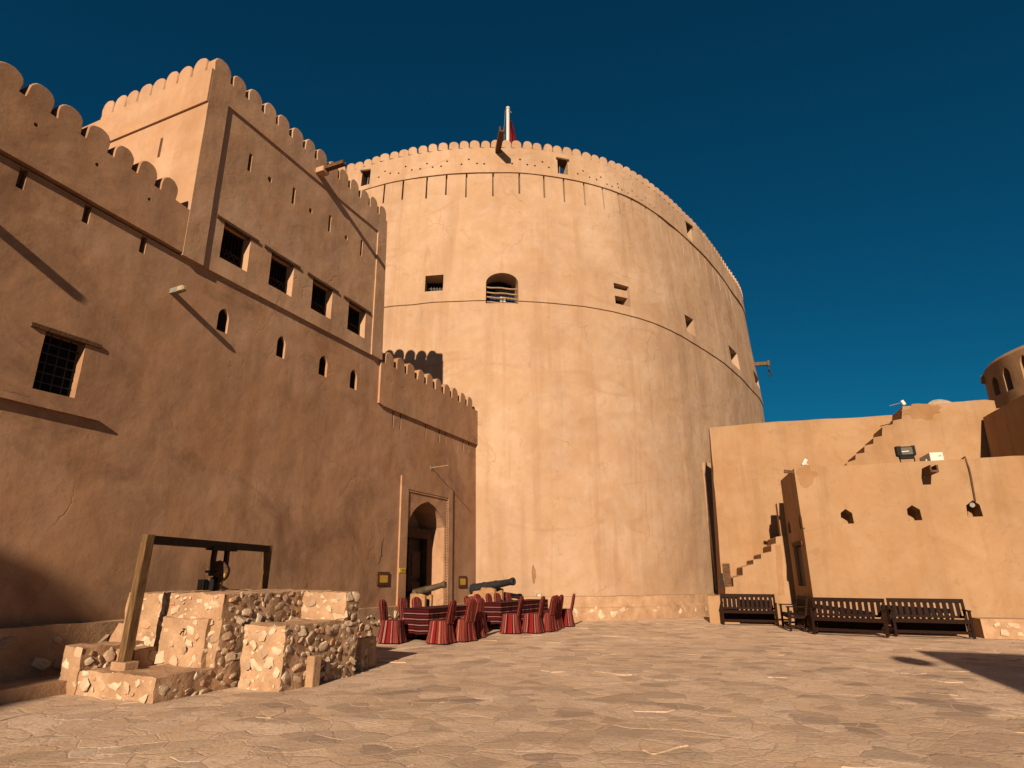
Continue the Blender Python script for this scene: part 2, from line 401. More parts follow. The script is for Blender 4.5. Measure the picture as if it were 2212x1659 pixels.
SC.view_settings.view_transform = 'Standard'; SC.view_settings.look = 'None'; SC.view_settings.gamma = 1
SC.view_settings.exposure = .70
SC.cycles.max_bounces = 6; SC.cycles.diffuse_bounces = 2
SC.cycles.use_denoising = True

# ================================================================== GROUND
b = MB(); b.add([(-1500, -1500, 0), (1500, -1500, 0), (1500, 1500, 0), (-1500, 1500, 0)], [[0, 1, 2, 3]])
struct(b.build('ground', m_joint))['label'] = 'tan mortar ground of the fort courtyard'

def flagstones():
    rng = random.Random(11); sp = .34; b = MB(); seeds = {}
    x0, x1, y0, y1 = -13, 19, 1.6, 26
    nx, ny = int((x1 - x0) / sp), int((y1 - y0) / (sp * .8))
    for j in range(-1, ny + 2):
        for i in range(-1, nx + 2):
            if rng.random() < .30: continue
            seeds[(i, j)] = Vector((x0 + (i + .5 * (j % 2)) * sp + rng.uniform(-.4, .4) * sp, y0 + j * sp * .8 + rng.uniform(-.4, .4) * sp * .8))
    for (i, j), c in seeds.items():
        if not (0 <= i < nx and 0 <= j < ny): continue
        if abs(c.x - 0) > c.y * 1.02 + 2.0: continue
        h = 1.3; poly = [c + Vector((-h, -h)), c + Vector((h, -h)), c + Vector((h, h)), c + Vector((-h, h))]
        for dj in range(-3, 4):
            for di in range(-3, 4):
                q = seeds.get((i + di, j + dj))
                if q is None or q is c: continue
                m = (c + q) * .5; nn = (q - c); out = []
                for k in range(len(poly)):
                    a, e = poly[k], poly[(k + 1) % len(poly)]
                    da, de = (a - m).dot(nn), (e - m).dot(nn)
                    if da <= 0: out.append(a)
                    if (da < 0) != (de < 0): out.append(a + (e - a) * (da / (da - de)))
                poly = out
                if len(poly) < 3: break
            if len(poly) < 3: break
        if len(poly) < 3: continue
        ce = sum(poly, Vector((0, 0))) / len(poly)
        ring = []
        for k in range(len(poly)):
            a, e = poly[k], poly[(k + 1) % len(poly)]; l = (e - a).length
            nn = max(1, int(l / .11))
            for t in range(nn):
                p = a + (e - a) * (t / nn)
                nz = noise.noise_vector(Vector((p.x * 3.1, p.y * 3.1, 0))); p = p + Vector((nz.x, nz.y)) * .05
                ring.append(p)
        gap = rng.uniform(.002, .010)
        ht = .0007 + (.003 * rng.random() if rng.random() < .25 else 0) + (.003 + .009 * rng.random() if rng.random() < .035 else 0)
        tl = Vector((rng.uniform(-1, 1), rng.uniform(-1, 1))) * (.001 if ht < .004 else .016)
        b.tone = rng.random()
        def lvl(p): return ht + (p - ce).dot(tl)
        outer, inner = [], []
        for p in ring:
            d = (ce - p); L = d.length or 1; u = d / L
            o = p + u * gap; q = p + u * (gap + .007)
            outer.append((o.x, o.y, -.01)); inner.append((q.x, q.y, max(.0006, lvl(q) + .3 * ht * noise.noise(Vector((q.x * 5, q.y * 5, 1))))))
        mid = [(p.x + (ce.x - p.x) * .001, p.y, z) for p, z in zip([Vector((o[0], o[1])) for o in outer], [max(.0003, q[2] - .006) for q in inner])]
        n = len(ring); vs = outer + mid + inner
        b.add(vs, [[k, (k + 1) % n, (k + 1) % n + n, k + n] for k in range(n)] + [[k + n, (k + 1) % n + n, (k + 1) % n + 2 * n, k + 2 * n] for k in range(n)] + [list(range(2 * n, 3 * n))])
    o = struct(b.build('pavement', m_flag)); o['label'] = 'irregular tan flagstones paving the courtyard'
flagstones()

# ================================================================== LEFT WALL
AZ = R_(23.76)
DW = Vector((math.sin(AZ), math.cos(AZ), 0)); NW = Vector((math.cos(AZ), -math.sin(AZ), 0))
FW = Frame((-1.23, 21.9), DW, NW, .022)
A = lambda x, y: (.375 * x, 86.4 + .375 * y)
B = lambda x, y: (432 + .243 * x, 432 + .243 * y)
C2 = lambda x, y: (.4166 * x, 576 + .4166 * y)
GP = lambda x, y: (806.4 + .1736 * x, 720 + .1736 * y)
PT = lambda x, y: (806.4 + .1736 * x, 1008 + .1736 * y)
def W(p, d=0.0): return FW.pix(p[0], p[1], d)
def avgq(pts, d):
    q = [W(p, d) for p in pts]          # TL TR BR BL
    return (q[0][0] + q[3][0]) / 2, (q[1][0] + q[2][0]) / 2, (q[2][1] + q[3][1]) / 2, (q[0][1] + q[1][1]) / 2

ZL = 7.43                                # ledge over the lower wall
SC0, SC1 = -12.64, -6.10                 # upper block
SG0 = -6.10
def zlow(s): return 7.45 - .034 * (s + 12.65)
SLW = -27.0

def arch_poly(s0, s1, z0, z1, spring=.55, n=7, point=0.0):
    zs = z0 + (z1 - z0) * spring; c = (s0 + s1) / 2; h = (s1 - s0) / 2; out = [(s0, z0), (s1, z0), (s1, zs)]
    for k in range(1, 2 * n):
        a = math.pi * k / (2 * n); x = math.cos(a); z = math.sin(a) ** (1.0 if not point else 1.0)
        zz = z * (1 - point) + (1 - abs(x)) ** .75 * point
        out.append((c + h * x, zs + (z1 - zs) * zz))
    out.append((s0, zs)); return out

# ---- lower wall (fort_wall) : body with openings
wall = thing('fort_wall', 'long weathered left courtyard wall below the square keep, with an iron-barred window and a low scalloped parapet', 'wall', FW((-9, 0, 0)))
bw = avgq([C2(243, 325), C2(447, 405), C2(383, 685), C2(168, 625)], 0)
arches = []
for (bl, br, tp) in ((B(145, 1150), B(240, 1190), B(215, 955)), (B(675, 1380), B(748, 1415), B(735, 1203)), (B(1052, 1550), B(1125, 1573), B(1105, 1378)), (C2(1812, 630), C2(1848, 637), C2(1838, 530))):
    p, q, t = W(bl), W(br), W(tp)
    arches.append((p[0], q[0], (p[1] + q[1]) / 2, t[1] - .02))
body = MB(FW)
outer = rough([(SLW, -.2), (SG0, -.2), (SG0, ZL), (SC0, ZL), (SLW, zlow(SLW))], .6, .01)
holes = [(rough(rect(bw[0], bw[1], bw[2], bw[3]), .2, .012), .24)]
for a in arches: holes.append((arch_poly(*a, spring=.62, n=6, point=.35), .09))
slots = []
for zx, zy0, zy1 in ((110, 700, 850), (490, 920, 1050), (820, 1115, 1225)):
    s_, z0 = W(A(zx - 18, zy1 - 5)); s2, z1 = W(A(zx + 5, zy0))
    slots.append((rect(s_ - .01, s_ + .10, z0, zlow(s_) - .03), .16))
# one slot off to the left of the picture
slots.append((rect(-16.75, -16.64, 6.95, zlow(-16.7) - .03), .16))
body.holed(outer, holes + slots, 0, 1.2)
body.build('wall_body', m_wall, wall)
# grille window
win = MB(FW); win.prism(rect(bw[0] + .005, bw[1] - .005, bw[2] + .005, bw[3] - .005), -.235, -.21)
wo = win.build('window', m_dark, wall)
g = MB(FW)
for k in range(1, 4):
    s_ = bw[0] + (bw[1] - bw[0]) * k / 4; g.tube([(s_, -.13, bw[2]), (s_, -.13, bw[3])], .009, 6)
for k in range(1, 6):
    z_ = bw[2] + (bw[3] - bw[2]) * k / 6; g.tube([(bw[0], -.13, z_), (bw[1], -.13, z_)], .009, 6)
g.build('grille', m_iron, wo)
def lintel(fr, p0, p1, d, parent, th=.05, over=.03, mat=None):
    a, c = fr.pix(*p0, d), fr.pix(*p1, d); z = (a[1] + c[1]) / 2
    l = MB(fr); l.prism(rough(rect(a[0], c[0], z - th, z + .012), .22, .012), d - .1, d + over); return l.build('lintel', mat or m_lintel, parent)
lintel(FW, C2(162, 285), C2(522, 418), 0, wall, .055, .035)
# projecting band under the window: wall thickens above it
l = MB(FW); a0 = W(C2(515, 800), .07)
l.prism(rough([(SLW, a0[1] + .05), (-14.9, a0[1] + .02), (a0[0], a0[1]), (a0[0] + .02, a0[1] + .03), (-14.5, a0[1] + .11), (SLW, a0[1] + .13)], .3, .01), -.05, .085)
l.build('ledge', m_wall, wall)
for a in arches:
    o = MB(FW); o.prism(arch_poly(a[0] + .004, a[1] - .004, a[2] + .004, a[3] - .004, spring=.62, n=6, point=.35), -.088, -.07)
    o.build('shade_panel', m_dark, wall)  # dark panel painting the black inside of the arched opening

def merlon(fr, s, z, wd, ht, d0, d1, seed, flare=.0, c=.018):
    rg = random.Random(seed); wd *= rg.uniform(.93, 1.06); s += rg.uniform(-.012, .012); h = wd / 2; k = rg.uniform(.93, 1.06); sl = rg.uniform(-.022, .022)
    p = [(s - h, z - .0), (s + h, z - .0)]
    zs = z + ht * .46 * k
    m = 9
    for i in range(m + 1):
        a = math.pi * i / m
        p.append((s + sl + (h + flare) * math.cos(a) + rg.uniform(-.006, .006), zs + (ht * k - ht * .46 * k) * math.sin(a) ** .85 + rg.uniform(-.005, .005)))
    b = MB(fr); b.soft(p, d0, d1, c); return b
# low parapet
zg = lambda s: 8.47 - .077 * (s + 13.2)
par = MB(FW)
ph = []
for zx, zy in ((215, 485), (567, 715), (868, 915)):
    s_, z_ = W(A(zx, zy), .12); ph.append(([(s_ + .035 * math.cos(k * .785), z_ + .035 * math.sin(k * .785)) for k in range(8)], .3))
par.holed(rough([(SLW, zlow(SLW) + .0), (SC0 - .004, zlow(SC0) + .02), (SC0 - .004, zg(SC0)), (SLW, zg(SLW))], .4, .014), ph, .088, .55)
po = par.build('parapet', m_wall, wall)
s_ = -13.12; i = 0
while s_ > SLW + .5:
    sp = .415 + .018 * (-13.12 - s_) / 2.8 if s_ > -16 else .44
    merlon(FW, s_, zg(s_) - .01, sp * .86, .39, -.36, .086, 100 + i, .008, .02).build('merlon', m_wall, po, 40)
    s_ -= sp + .045; i += 1

# wooden beam end jutting from the wall, with its long shadow
def wall_beam():
    s0, z0 = W(A(990, 1450)); t = thing('beam_stub', 'short tan wooden beam sticking out of the left wall above the first arched slit', 'beam_end', FW((s0, 0, z0)))
    p = MB(FW); p.box(s0 - .045, s0 + .045, -.05, .21, z0 - .05, z0 + .05); p.build('bracket', m_grey, t)
    h = MB(FW); h.box(s0 - .05, s0 + .05, .2, .34, z0 - .045, z0 + .055); h.box(s0 - .035, s0 + .035, .34, .36, z0 - .03, z0 + .04)
    h.build('head_piece', simple('tan_beam_paint', (.33, .25, .16), .6), t, bevel=.008)  # outer end of the wooden beam
wall_beam()
# wooden water spout beyond the left edge of the picture, throwing the long diagonal shadow
sp_ = MB(FW); sp_.prism(rect(-17.86, -17.73, 7.30, 7.42), -.05, .82); sp_.build('water_spout', m_lintel, wall)

# plinth along the wall foot
pl = MB(FW)
pl.holed(rough([(SLW, -.1), (-9.1, -.1), (-9.1, .80), (SLW, .86)], .5, .02), [], .30, .32)
pr = random.Random(5)
pl.rubble(FW((-16.5, .30, .2)), FW((-9.2, .30, .2)) - FW((-16.5, .30, .2)), UPV * .5, 9, .06, .15, pr, .0, .3)
pl.build('plinth', [m_mortar, m_rock], wall)
st = MB(FW); st.hexa([(SLW, .30), (-10.0, .30), (-10.0, 1.0), (SLW, 1.0)], -.05, .16)
st.build('step', m_mortar, wall)

# ---- upper square keep (fort_block)
blk = thing('square_keep', 'tall square keep above the left wall, scalloped battlements, recessed panel and four grilled windows', 'tower', FW((-9.4, 0, ZL)))
ZB0, ZB1 = 7.42, 11.98
s_pl, s_pr, z_pt = -12.17, -6.60, 11.40
fr_ = MB(FW)
fr_.holed(rough([(SC0, ZB0), (s_pl, ZB0), (s_pl, z_pt), (s_pr, z_pt), (s_pr, ZB0), (SC1, ZB0), (SC1 - .09, ZB1), (SC0 + .0, ZB1)], .5, .012), [], .098, 4.6)
fr_.build('keep_wall', m_block, blk)
# recessed panel with openings
wins = [avgq(q, .035) for q in ([B(215, 190), B(450, 340), B(408, 640), B(163, 508)], [B(635, 460), B(833, 585), B(803, 863), B(598, 748)], [B(1003, 690), B(1175, 802), B(1153, 1062), B(975, 960)], [B(1320, 895), B(1470, 988), B(1455, 1233), B(1300, 1145)])]
ph = [(rough(rect(*q), .25, .01), .34) for q in wins]
for zx, a, c in ((1425, 650, 750), (1680, 850, 940), (1890, 1010, 1100), (2075, 1155, 1240)):
    s0, z0 = W(A(zx - 6, c), .035); s1, z1 = W(A(zx + 8, a), .035); ph.append((rect(s0, s0 + .095, z0, z1), .2))
for zx, zy in ((1550, 805), (1785, 985), (1990, 1140)):
    s0, z0 = W(A(zx, zy), .035); ph.append(([(s0 + .065 * math.cos(k * .628), z0 + .075 * math.sin(k * .628)) for k in range(10)], .25))
pn = MB(FW); pn.holed(rect(s_pl - .01, s_pr + .01, ZB0 + .004, z_pt + .01), ph, .060, .3); pn.build('keep_panel', m_block, blk)
lins = (B(148, 132), B(518, 368)), (B(570, 397), B(888, 606)), (B(955, 641), B(1228, 824)), (B(1275, 853), B(1515, 999))
for q, (l0, l1) in zip(wins, lins):
    wn = MB(FW); wn.prism(rect(q[0] + .004, q[1] - .004, q[2] + .004, q[3] - .004), -.292, -.275); wo = wn.build('window', m_dark, blk)
    f = MB(FW); s0, s1, z0, z1 = q; t = .045; zm_ = z0 + (z1 - z0) * .42
    f.prism(rect(s0, s0 + t, z0, z1), -.23, -.17); f.prism(rect(s1 - t, s1, z0, z1), -.23, -.17)
    f.prism(rect(s0 + t, s1 - t, z0, z0 + t), -.228, -.172); f.prism(rect(s0 + t, s1 - t, z1 - t, z1), -.228, -.172); f.prism(rect(s0 + t, s1 - t, zm_ - .02, zm_ + .02), -.228, -.172)
    for k in range(1, 8):
        a = s0 + (s1 - s0) * k / 8; f.tube([(a, -.2, zm_), (a, -.2, z1)], .011, 6)
    f.build('frame', m_shutter, wo)
    g = MB(FW); nn = 5; wd = (s1 - s0 - 2 * t) / nn
    for k in range(nn):
        a = s0 + t + wd * k
        for j, zz in enumerate((z0 + t + .02, z0 + t + .15)):
            c = [(a + wd / 2 + wd * .48 * math.cos(u * .785), -.19, zz + .065 + .065 * math.sin(u * .785)) for u in range(9)]
            g.tube(c, .007, 5, False)
    g.build('lattice', simple('lattice_wood', (.07, .035, .02), .7), wo)
    lintel(FW, l0, l1, .060, blk, .05, .03)
# battlements on front, near end (lit), far end and back
bp = MB(FW); bp.prism(rect(SC0 + .1, SC1 - .1, ZB1 - .02, ZB1 + .003), -4.4, .05); bpo = bp.build('battlement', m_block, blk)
n = 14
for k in range(n):
    s = SC0 + .24 + (SC1 - .1 - SC0 - .46) * k / (n - 1)
    merlon(FW, s, ZB1 - .003, .375 if k else .46, .42, -.22, .096, 200 + k, .01).build('merlon', m_block, bpo, 40)
fdepth = 3.72
FE = Frame(FW((SC0, 0, 0)), -NW, -DW, 0)       # near end face: s measured away from the courtyard edge
def end_pt(s, d, z): return FW((SC0 - d, .125 - s, z))
FEN = lambda p: end_pt(p[0], p[1], p[2])
eb = MB(FEN)
eb.holed(rough([(0.030, 11.10), (fdepth, 11.10), (fdepth, ZB1), (0.030, ZB1)], .4, .004), [], .045, .3)
eb.build('end_band', m_block, blk)
for k in range(8):
    merlon(FEN, .36 + .44 * k + .1, ZB1 - .003, .37, .42, -.34, .043, 240 + k, .015).build('merlon', m_block, bpo, 40)
FFN = lambda p: FW((SC1 - .10 + p[1], .125 - p[0], p[2]))
for k in range(9):
    merlon(FFN, .36 + .465 * k + .1, ZB1 - .003, .37, .42, -.30, 0, 260 + k, .015).build('merlon', m_block, bpo, 40)
# loops on the lit end face: flat dark plates painting the shade of openings
e = MB(FEN); e.prism(rect(1.30, 1.345, 10.1, 10.6), -.02, .006); e.prism(rect(1.35, 1.37, 10.1, 10.6), -.02, .009); e.build('arrow_slit', m_cable, blk)
e = MB(FEN); e.prism([(1.95 + .06 * math.cos(k * .628), 9.75 + .08 * math.sin(k * .628)) for k in range(10)], -.02, .006); e.build('loophole', m_cable, blk)
# wooden water spout with plaster collar
s0, z0 = W(A(1838, 760), .12)
t = MB(FW); t.prism(rect(s0 - .12, s0 + .12, z0 - .10, z0 + .06), .1, .36); wsp = t.build('spout_collar', m_block, blk, bevel=.02)
t = MB(FW); t.prism([(s0 - .07, z0 - .02), (s0 + .07, z0 - .02), (s0 + .07, z0 + .08), (s0 + .045, z0 + .08), (s0 + .045, z0 + .02), (s0 - .045, z0 + .02), (s0 - .045, z0 + .08), (s0 - .07, z0 + .08)], .3, .95); t.build('spout_trough', m_lintel, wsp)

# ---- gate section
gate = thing('gatehouse', 'gate wall between keep and round tower, scalloped parapet above an arched portal', 'gatehouse', FW((-3.2, 0, 0)))
q = [W(PT(378, 95), .1), W(PT(1010, 280), .1)]
po0, po1, poz = q[0][0], q[1][0], (q[0][1] + q[1][1]) / 2
i0, i1, iz = W(PT(460, 283), .05)[0], W(PT(940, 385), .05)[0], W(PT(460, 283), .05)[1]
a0, a1 = W(PT(415, 1000), 0)[0], W(PT(890, 850), 0)[0]
az_, asp = W(PT(705, 440), 0)[1], W(PT(890, 760), 0)[1]
i0 = min(i0, a0 - .06); i1 = max(i1, a1 + .1)
def portal_arch(s0, s1, z0, zs, za, n=10):
    out = [(s0, z0), (s1, z0), (s1, zs)]; c = (s0 + s1) / 2; h = (s1 - s0) / 2
    for k in range(1, n): 
        u = k / n; out.append((c + h * (1 - u), zs + (za - zs) * (1 - .42 * (1 - u) - .58 * (1 - u) ** 3.4)))
    out.append((c, za))
    for k in range(1, n):
        u = 1 - k / n; out.append((c - h * (1 - u), zs + (za - zs) * (1 - .42 * (1 - u) - .58 * (1 - u) ** 3.4)))
    out.append((s0, zs)); return out
gslots = []
for zx in (240, 335, 650, 822, 900, 1122, 1187):
    s0, zb = W(GP(zx - 8, 1165 + (zx - 240) * .34)); gslots.append((rect(s0, s0 + .06, zb, 6.11), .09))
gb = MB(FW)
arch = portal_arch(a0, a1, -.04, asp, az_)
gb.holed(rough([(SG0 + .002, -.2), (1.6, -.2), (1.6, 6.12), (SG0 + .002, 6.12)], .6, .008), [(arch, 1.6)] + gslots, 0, 1.0)
gb.build('gate_wall', m_wall, gate)
# blend strip between keep foot and gate parapet
gpz0, gpz1 = 6.10, 7.40
gholes = []
for zx, zy in ((172, 578), (232, 605), (368, 678), (457, 720), (547, 757), (743, 852), (797, 888), (922, 955), (990, 990), (1110, 1052), (1182, 1082)):
    s0, z0 = W(GP(zx, zy), .06); gholes.append(([(s0 + .03 * math.cos(k * 1.047), z0 + .036 * math.sin(k * 1.047)) for k in range(6)], .15))
gp = MB(FW); gp.holed(rough([(SG0 + .01, gpz0 + .03), (-5.9, gpz0), (.13, gpz0), (.13, gpz1), (SG0 + .01, gpz1)], .45, .012), gholes, .065, .42)
gpo = gp.build('parapet', m_wall, gate)
for k in range(10):
    merlon(FW, -5.66 + .566 * k, gpz1 - .01, .43, .43, -.36, .063, 300 + k, -.005).build('merlon', m_wall, gpo, 40)
# portal surround
ps = MB(FW)
ps.holed(rough([(po0, -.04), (i0, -.04), (i0, iz), (i1, iz), (i1, -.04), (po1, -.04), (po1, poz), (po0, poz)], .5, .008), [], .05, .09)
ps.build('portal_surround', m_wall, gate, bevel=.012)
ins = MB(FW)
o_ = [(i0, -.04), (a0, -.04)] + [p for p in reversed(arch[2:])][0:] + [(a1, -.04), (i1, -.04), (i1, iz), (i0, iz)]
# spandrel plate, arch cut out of it
seq = list(reversed(arch[2:]))           # left spring ... apex ... right spring
o_ = [(i0, -.04), (a0, -.04)] + seq + [(a1, -.04), (i1, -.04), (i1, iz), (i0, iz)]
ins.holed(o_, [], .012, .04); ins.build('portal_spandrel', m_wall, gate)
dn = MB(FW); dn.prism(rect(i1 - .062, i1 - .001, 0, iz - .063), .0, .016); dn.prism(rect(i0 + .01, i1 - .001, iz - .062, iz - .001), .0, .016)
k = 0
while .1 + k * .085 < iz - .05:
    z = .1 + k * .085; dn.prism(rect(i1 - .06, i1 - .002, z, z + .045), .01, .04); k += 1
k = 0
while i0 + .1 + k * .085 < i1 - .1:
    s = i0 + .1 + k * .085; dn.prism(rect(s, s + .045, iz - .06, iz - .002), .01, .04); k += 1
dn.build('dentil_trim', m_wall, gate)
# inner back wall with square door frame
bk = MB(FW); dz = asp - .06
dl, dr = a0 + .12, a1 - .42
bk.prism(rect(a0 + .003, a1 - .003, dz - .30, dz), -.62, -.46); bk.build('door_head', m_lintel, gate)
bk = MB(FW); bk.holed([(a0 + .003, dz), (a1 - .003, dz)] + [p for p in arch[2:]], [], -.95, .1); bk.build('tympanum', m_wall, gate)
for ja, jb in ((a1 - .33, a1 - .003), (a0 + .003, a0 + .07)):
    bk = MB(FW); bk.prism(rect(ja, jb, -.03, dz - .30), -.62, -.455); bk.build('door_jamb', m_lintel, gate)
dd = thing('x', 'x', 'x', (0, 0, 0)); bpy.data.objects.remove(dd)
d_ = MB(FW); d_.prism(rect(a0 + .075, a1 - .335, 0, dz - .305), -.70, -.64); door = d_.build('door', m_door, gate)
dc = MB(FW); sm = (a0 + .075 + a1 - .335) / 2 + .1
dc.prism(rect(sm - .06, sm + .06, .02, dz - .33), -.64, -.59)
for k in range(12): dc.lathe([(-.01, .055), (.02, .05), (.035, .02)], 8, Matrix.Translation(FW((sm, -.59, .2 + k * .2))) @ Matrix.Rotation(math.atan2(NW.y, NW.x), 4, 'Z')) if False else None
for s_0, s_1 in ((a0 + .16, sm - .14), (sm + .14, a1 - .42)):
    for z0, z1 in ((.15, .75), (.9, 1.3), (1.42, 2.2)):
        dc.prism(rect(s_0, s_1, z0, z1), -.645, -.622); dc.prism(rect(s_0 + .06, s_1 - .06, z0 + .06, z1 - .06), -.63, -.605)
dc.build('carved_panel', m_cable, door)
dk = MB(FW); dk.prism(rect(sm - .02, sm + .02, .1, .3 + 13 * .19), -.6, -.585)
for k in range(13): dk.prism([(sm + .045 * math.cos(u * .785), .22 + k * .19 + .06 * math.sin(u * .785)) for u in range(8)], -.60, -.575)
dk.build('boss_trim', m_lintel, door)
# small low plinth of the gate section
gpl = MB(FW); r2 = random.Random(9)
gpl.holed(rough([(-7.9, -.1), (po0 - .01, -.1), (po0 - .01, .70), (-7.9, .72)], .4, .02), [], .26, .3)
gpl.rubble(FW((-7.85, .26, .03)), FW((po0 - .05, .26, .03)) - FW((-7.85, .26, .03)), UPV * .55, 22, .05, .13, r2, .008, .3)
gpl.box(-7.98, -7.9, 0, .36, -.05, .74)
gpl.build('plinth', [m_mortar, m_rock], gate); gpl = MB(FW)
gpl.holed(rough([(po1 + .02, -.1), (.6, -.1), (.6, .62), (po1 + .02, .62)], .4, .02), [], .2, .22)
gpl.build('plinth', [m_mortar, m_rock], gate)
# plaques, sign, rod on the gate wall
def plaque(p0, p1, label):
    s0, z1 = W(p0, .03); s1, z0 = W(p1, .03); t = thing('wall_plaque', label, 'plaque', FW(((s0 + s1) / 2, 0, z0)), 0, 'framed plaques beside the portal')
    f = MB(FW); o = [(s0, z0), (s1, z0), (s1, z1), (s0, z1)]; e = .07
    f.prism(rect(s0, s1, z0, z0 + e), 0, .036); f.prism(rect(s0, s1, z1 - e, z1), 0, .036); f.prism(rect(s0, s0 + e, z0 + e, z1 - e), 0, .034); f.prism(rect(s1 - e, s1, z0 + e, z1 - e), 0, .034)
    f.build('frame', m_frame, t, bevel=.006)
    f = MB(FW); f.prism(rect(s0 + e, s1 - e, z0 + e, z1 - e), 0, .02); pl_ = f.build('brass_plate', m_brass, t)
plaque((816, 1235), (840, 1264), 'square framed brass plaque on the wall left of the portal')
plaque((991, 1244), (1008, 1268), 'square framed brass plaque between portal and round tower')
s0, z1 = W(PT(322, 1262), .05); s1, z0 = W(PT(396, 1318), .05)
sg = thing('yellow_sign', 'small yellow notice with two dark text lines on the portal frame', 'sign', FW(((s0 + s1) / 2, .12, z0)))
f = MB(FW); f.prism(rect(s0, s1, z0, z1), .051, .062); f.build('board', m_yellow, sg)
f = MB(FW)
for k in range(2):
    for j in range(4): f.prism(rect(s0 + (s1 - s0) * (.36 + .14 * j), s0 + (s1 - s0) * (.47 + .14 * j), z0 + (z1 - z0) * (.3 + .26 * k), z0 + (z1 - z0) * (.42 + .26 * k)), .062, .065)
f.build('lettering', m_black, sg)
s0, z0 = W(PT(722, 15)); t = thing('metal_bracket', 'thin metal rod sticking out of the wall above the portal', 'bracket', FW((s0, 0, z0)))
f = MB(FW); f.tube([(s0, -.02, z0), (s0, .62, z0 + .04)], .014, 6); f.build('rod', m_pole, t)
f = MB(FW); f.prism([(s0 - .06, z0 - .07), (s0 + .06, z0 - .07), (s0 + .06, z0 + .05), (s0 - .06, z0 + .05)], 0, .015); f.build('base_plate', m_grey, t)
# long dark crack beside the plaque
f = MB(FW); cp = [W(PT(*p)) for p in ((130, 890), (108, 960), (100, 1040), (98, 1090), (105, 1105), (84, 1130), (70, 1200), (60, 1240))]
wd = [.004, .016, .02, .018, .03, .014, .006, .002]
f.add([(s - w_, .004, z) for (s, z), w_ in zip(cp, wd)] + [(s + w_, .004, z) for (s, z), w_ in zip(cp, wd)], [[i, i + 1, i + 9, i + 8] for i in range(7)])
f.build('wall_crack', m_cable, gate)

# ================================================================== ROUND TOWER
TC = Vector((-3.597, 42.0)); ZM, ZU = 12.034, 18.358
TAB = [(-180, 18.9), (-60, 18.9), (-14, 18.75), (-5, 19.36), (2, 19.82), (7, 20.1), (12, 20.33), (17, 20.43), (22, 20.44), (27, 20.3), (33, 19.93), (38, 19.6), (44, 19.33), (53, 19.15), (60, 19.2), (66, 19.42), (73, 19.95), (79, 20.4), (85, 20.6), (100, 20.6), (130, 19.6), (180, 18.9)]
def rbase(phi):
    phi = (phi + 180) % 360 - 180
    for i in range(len(TAB) - 1):
        if TAB[i][0] <= phi <= TAB[i + 1][0]:
            p0, p1 = TAB[i], TAB[i + 1]; pm = TAB[i - 1] if i else (p0[0] - 1, p0[1]); pn = TAB[i + 2] if i + 2 < len(TAB) else (p1[0] + 1, p1[1])
            h = p1[0] - p0[0]; t = (phi - p0[0]) / h
            m0 = (p1[1] - pm[1]) / (p1[0] - pm[0]) * h; m1 = (pn[1] - p0[1]) / (pn[0] - p0[0]) * h
            return (2 * t ** 3 - 3 * t * t + 1) * p0[1] + (t ** 3 - 2 * t * t + t) * m0 + (-2 * t ** 3 + 3 * t * t) * p1[1] + (t ** 3 - t * t) * m1
    return 18.9
def RT(phi, z): return rbase(phi) + (-.058 * (z - ZM) if z > ZM else .012 * (ZM - z))
def tp(phi, r, z): a = R_(phi); return Vector((TC.x + r * math.sin(a), TC.y - r * math.cos(a), z))
def Tpix(x, y, dr=0.0):
    r = ray(x, y); lo = 10 / r.y; hi = 45 / r.y; t = lo
    def ins(t):
        p = CAM + r * t; dx, dy = p.x - TC.x, p.y - TC.y
        return math.hypot(dx, dy) - RT(math.degrees(math.atan2(dx, -dy)), p.z) - dr
    while t < hi and ins(t) > 0: t += .05
    a, c = t - .05, t
    for _ in range(30):
        m = (a + c) / 2
        if ins(m) > 0: a = m
        else: c = m
    p = CAM + r * c
    return math.degrees(math.atan2(p.x - TC.x, -(p.y - TC.y))), p.z
tw = thing('round_tower', 'massive round sand plastered tower with scalloped top, the largest thing in view', 'tower', (TC.x, TC.y, 0))
NS = 288
def tower_solid(prof, jit=.0):
    b = MB(); vs = []
    for z, dr in prof:
        for k in range(NS):
            ph = -180 + 360 * k / NS; p = tp(ph, RT(ph, z) + dr, z)
            j = noise.noise(p * .45) * jit + noise.noise(p * 1.3) * jit * .4
            vs.append(tuple(tp(ph, RT(ph, z) + dr + j, z + (noise.noise(Vector((ph * .35, z, 0))) * .03 if jit else 0))))
    fs = []
    for i in range(len(prof) - 1):
        fs += [[i * NS + k, i * NS + (k + 1) % NS, (i + 1) * NS + (k + 1) % NS, (i + 1) * NS + k] for k in range(NS)]
    fs += [list(range(NS))[::-1], list(range((len(prof) - 1) * NS, len(prof) * NS))]
    b.add(vs, fs); return b
T5 = lambda x, y: (720 + .3385 * x, 201.6 + .3385 * y)
T6 = lambda x, y: (1353.6 + .3473 * x, 403.2 + .3473 * y)
def tframe(phi, z):
    a = R_(phi); r = RT(phi, z); P = tp(phi, r, 0)
    return Frame((P.x, P.y), (math.cos(a), math.sin(a)), (math.sin(a), -math.cos(a)), 0)
def tquad(fn, x0, x1, y0, y1, dr=0.0):
    c = Tpix(*fn((x0 + x1) / 2, (y0 + y1) / 2), dr); fr = tframe(*c); fr.O += fr.n * dr
    l = fr.pix(*fn(x0, (y0 + y1) / 2)); r = fr.pix(*fn(x1, (y0 + y1) / 2)); t = fr.pix(*fn((x0 + x1) / 2, y0)); bt = fr.pix(*fn((x0 + x1) / 2, y1))
    return fr, (l[0], r[0], bt[1], t[1])
cut = MB(); cutp = MB()
def cutbox(c, fr, poly, d0=-1.0, d1=.6): c.fr = fr; c.prism(poly, d0, d1); c.fr = None
topen = []
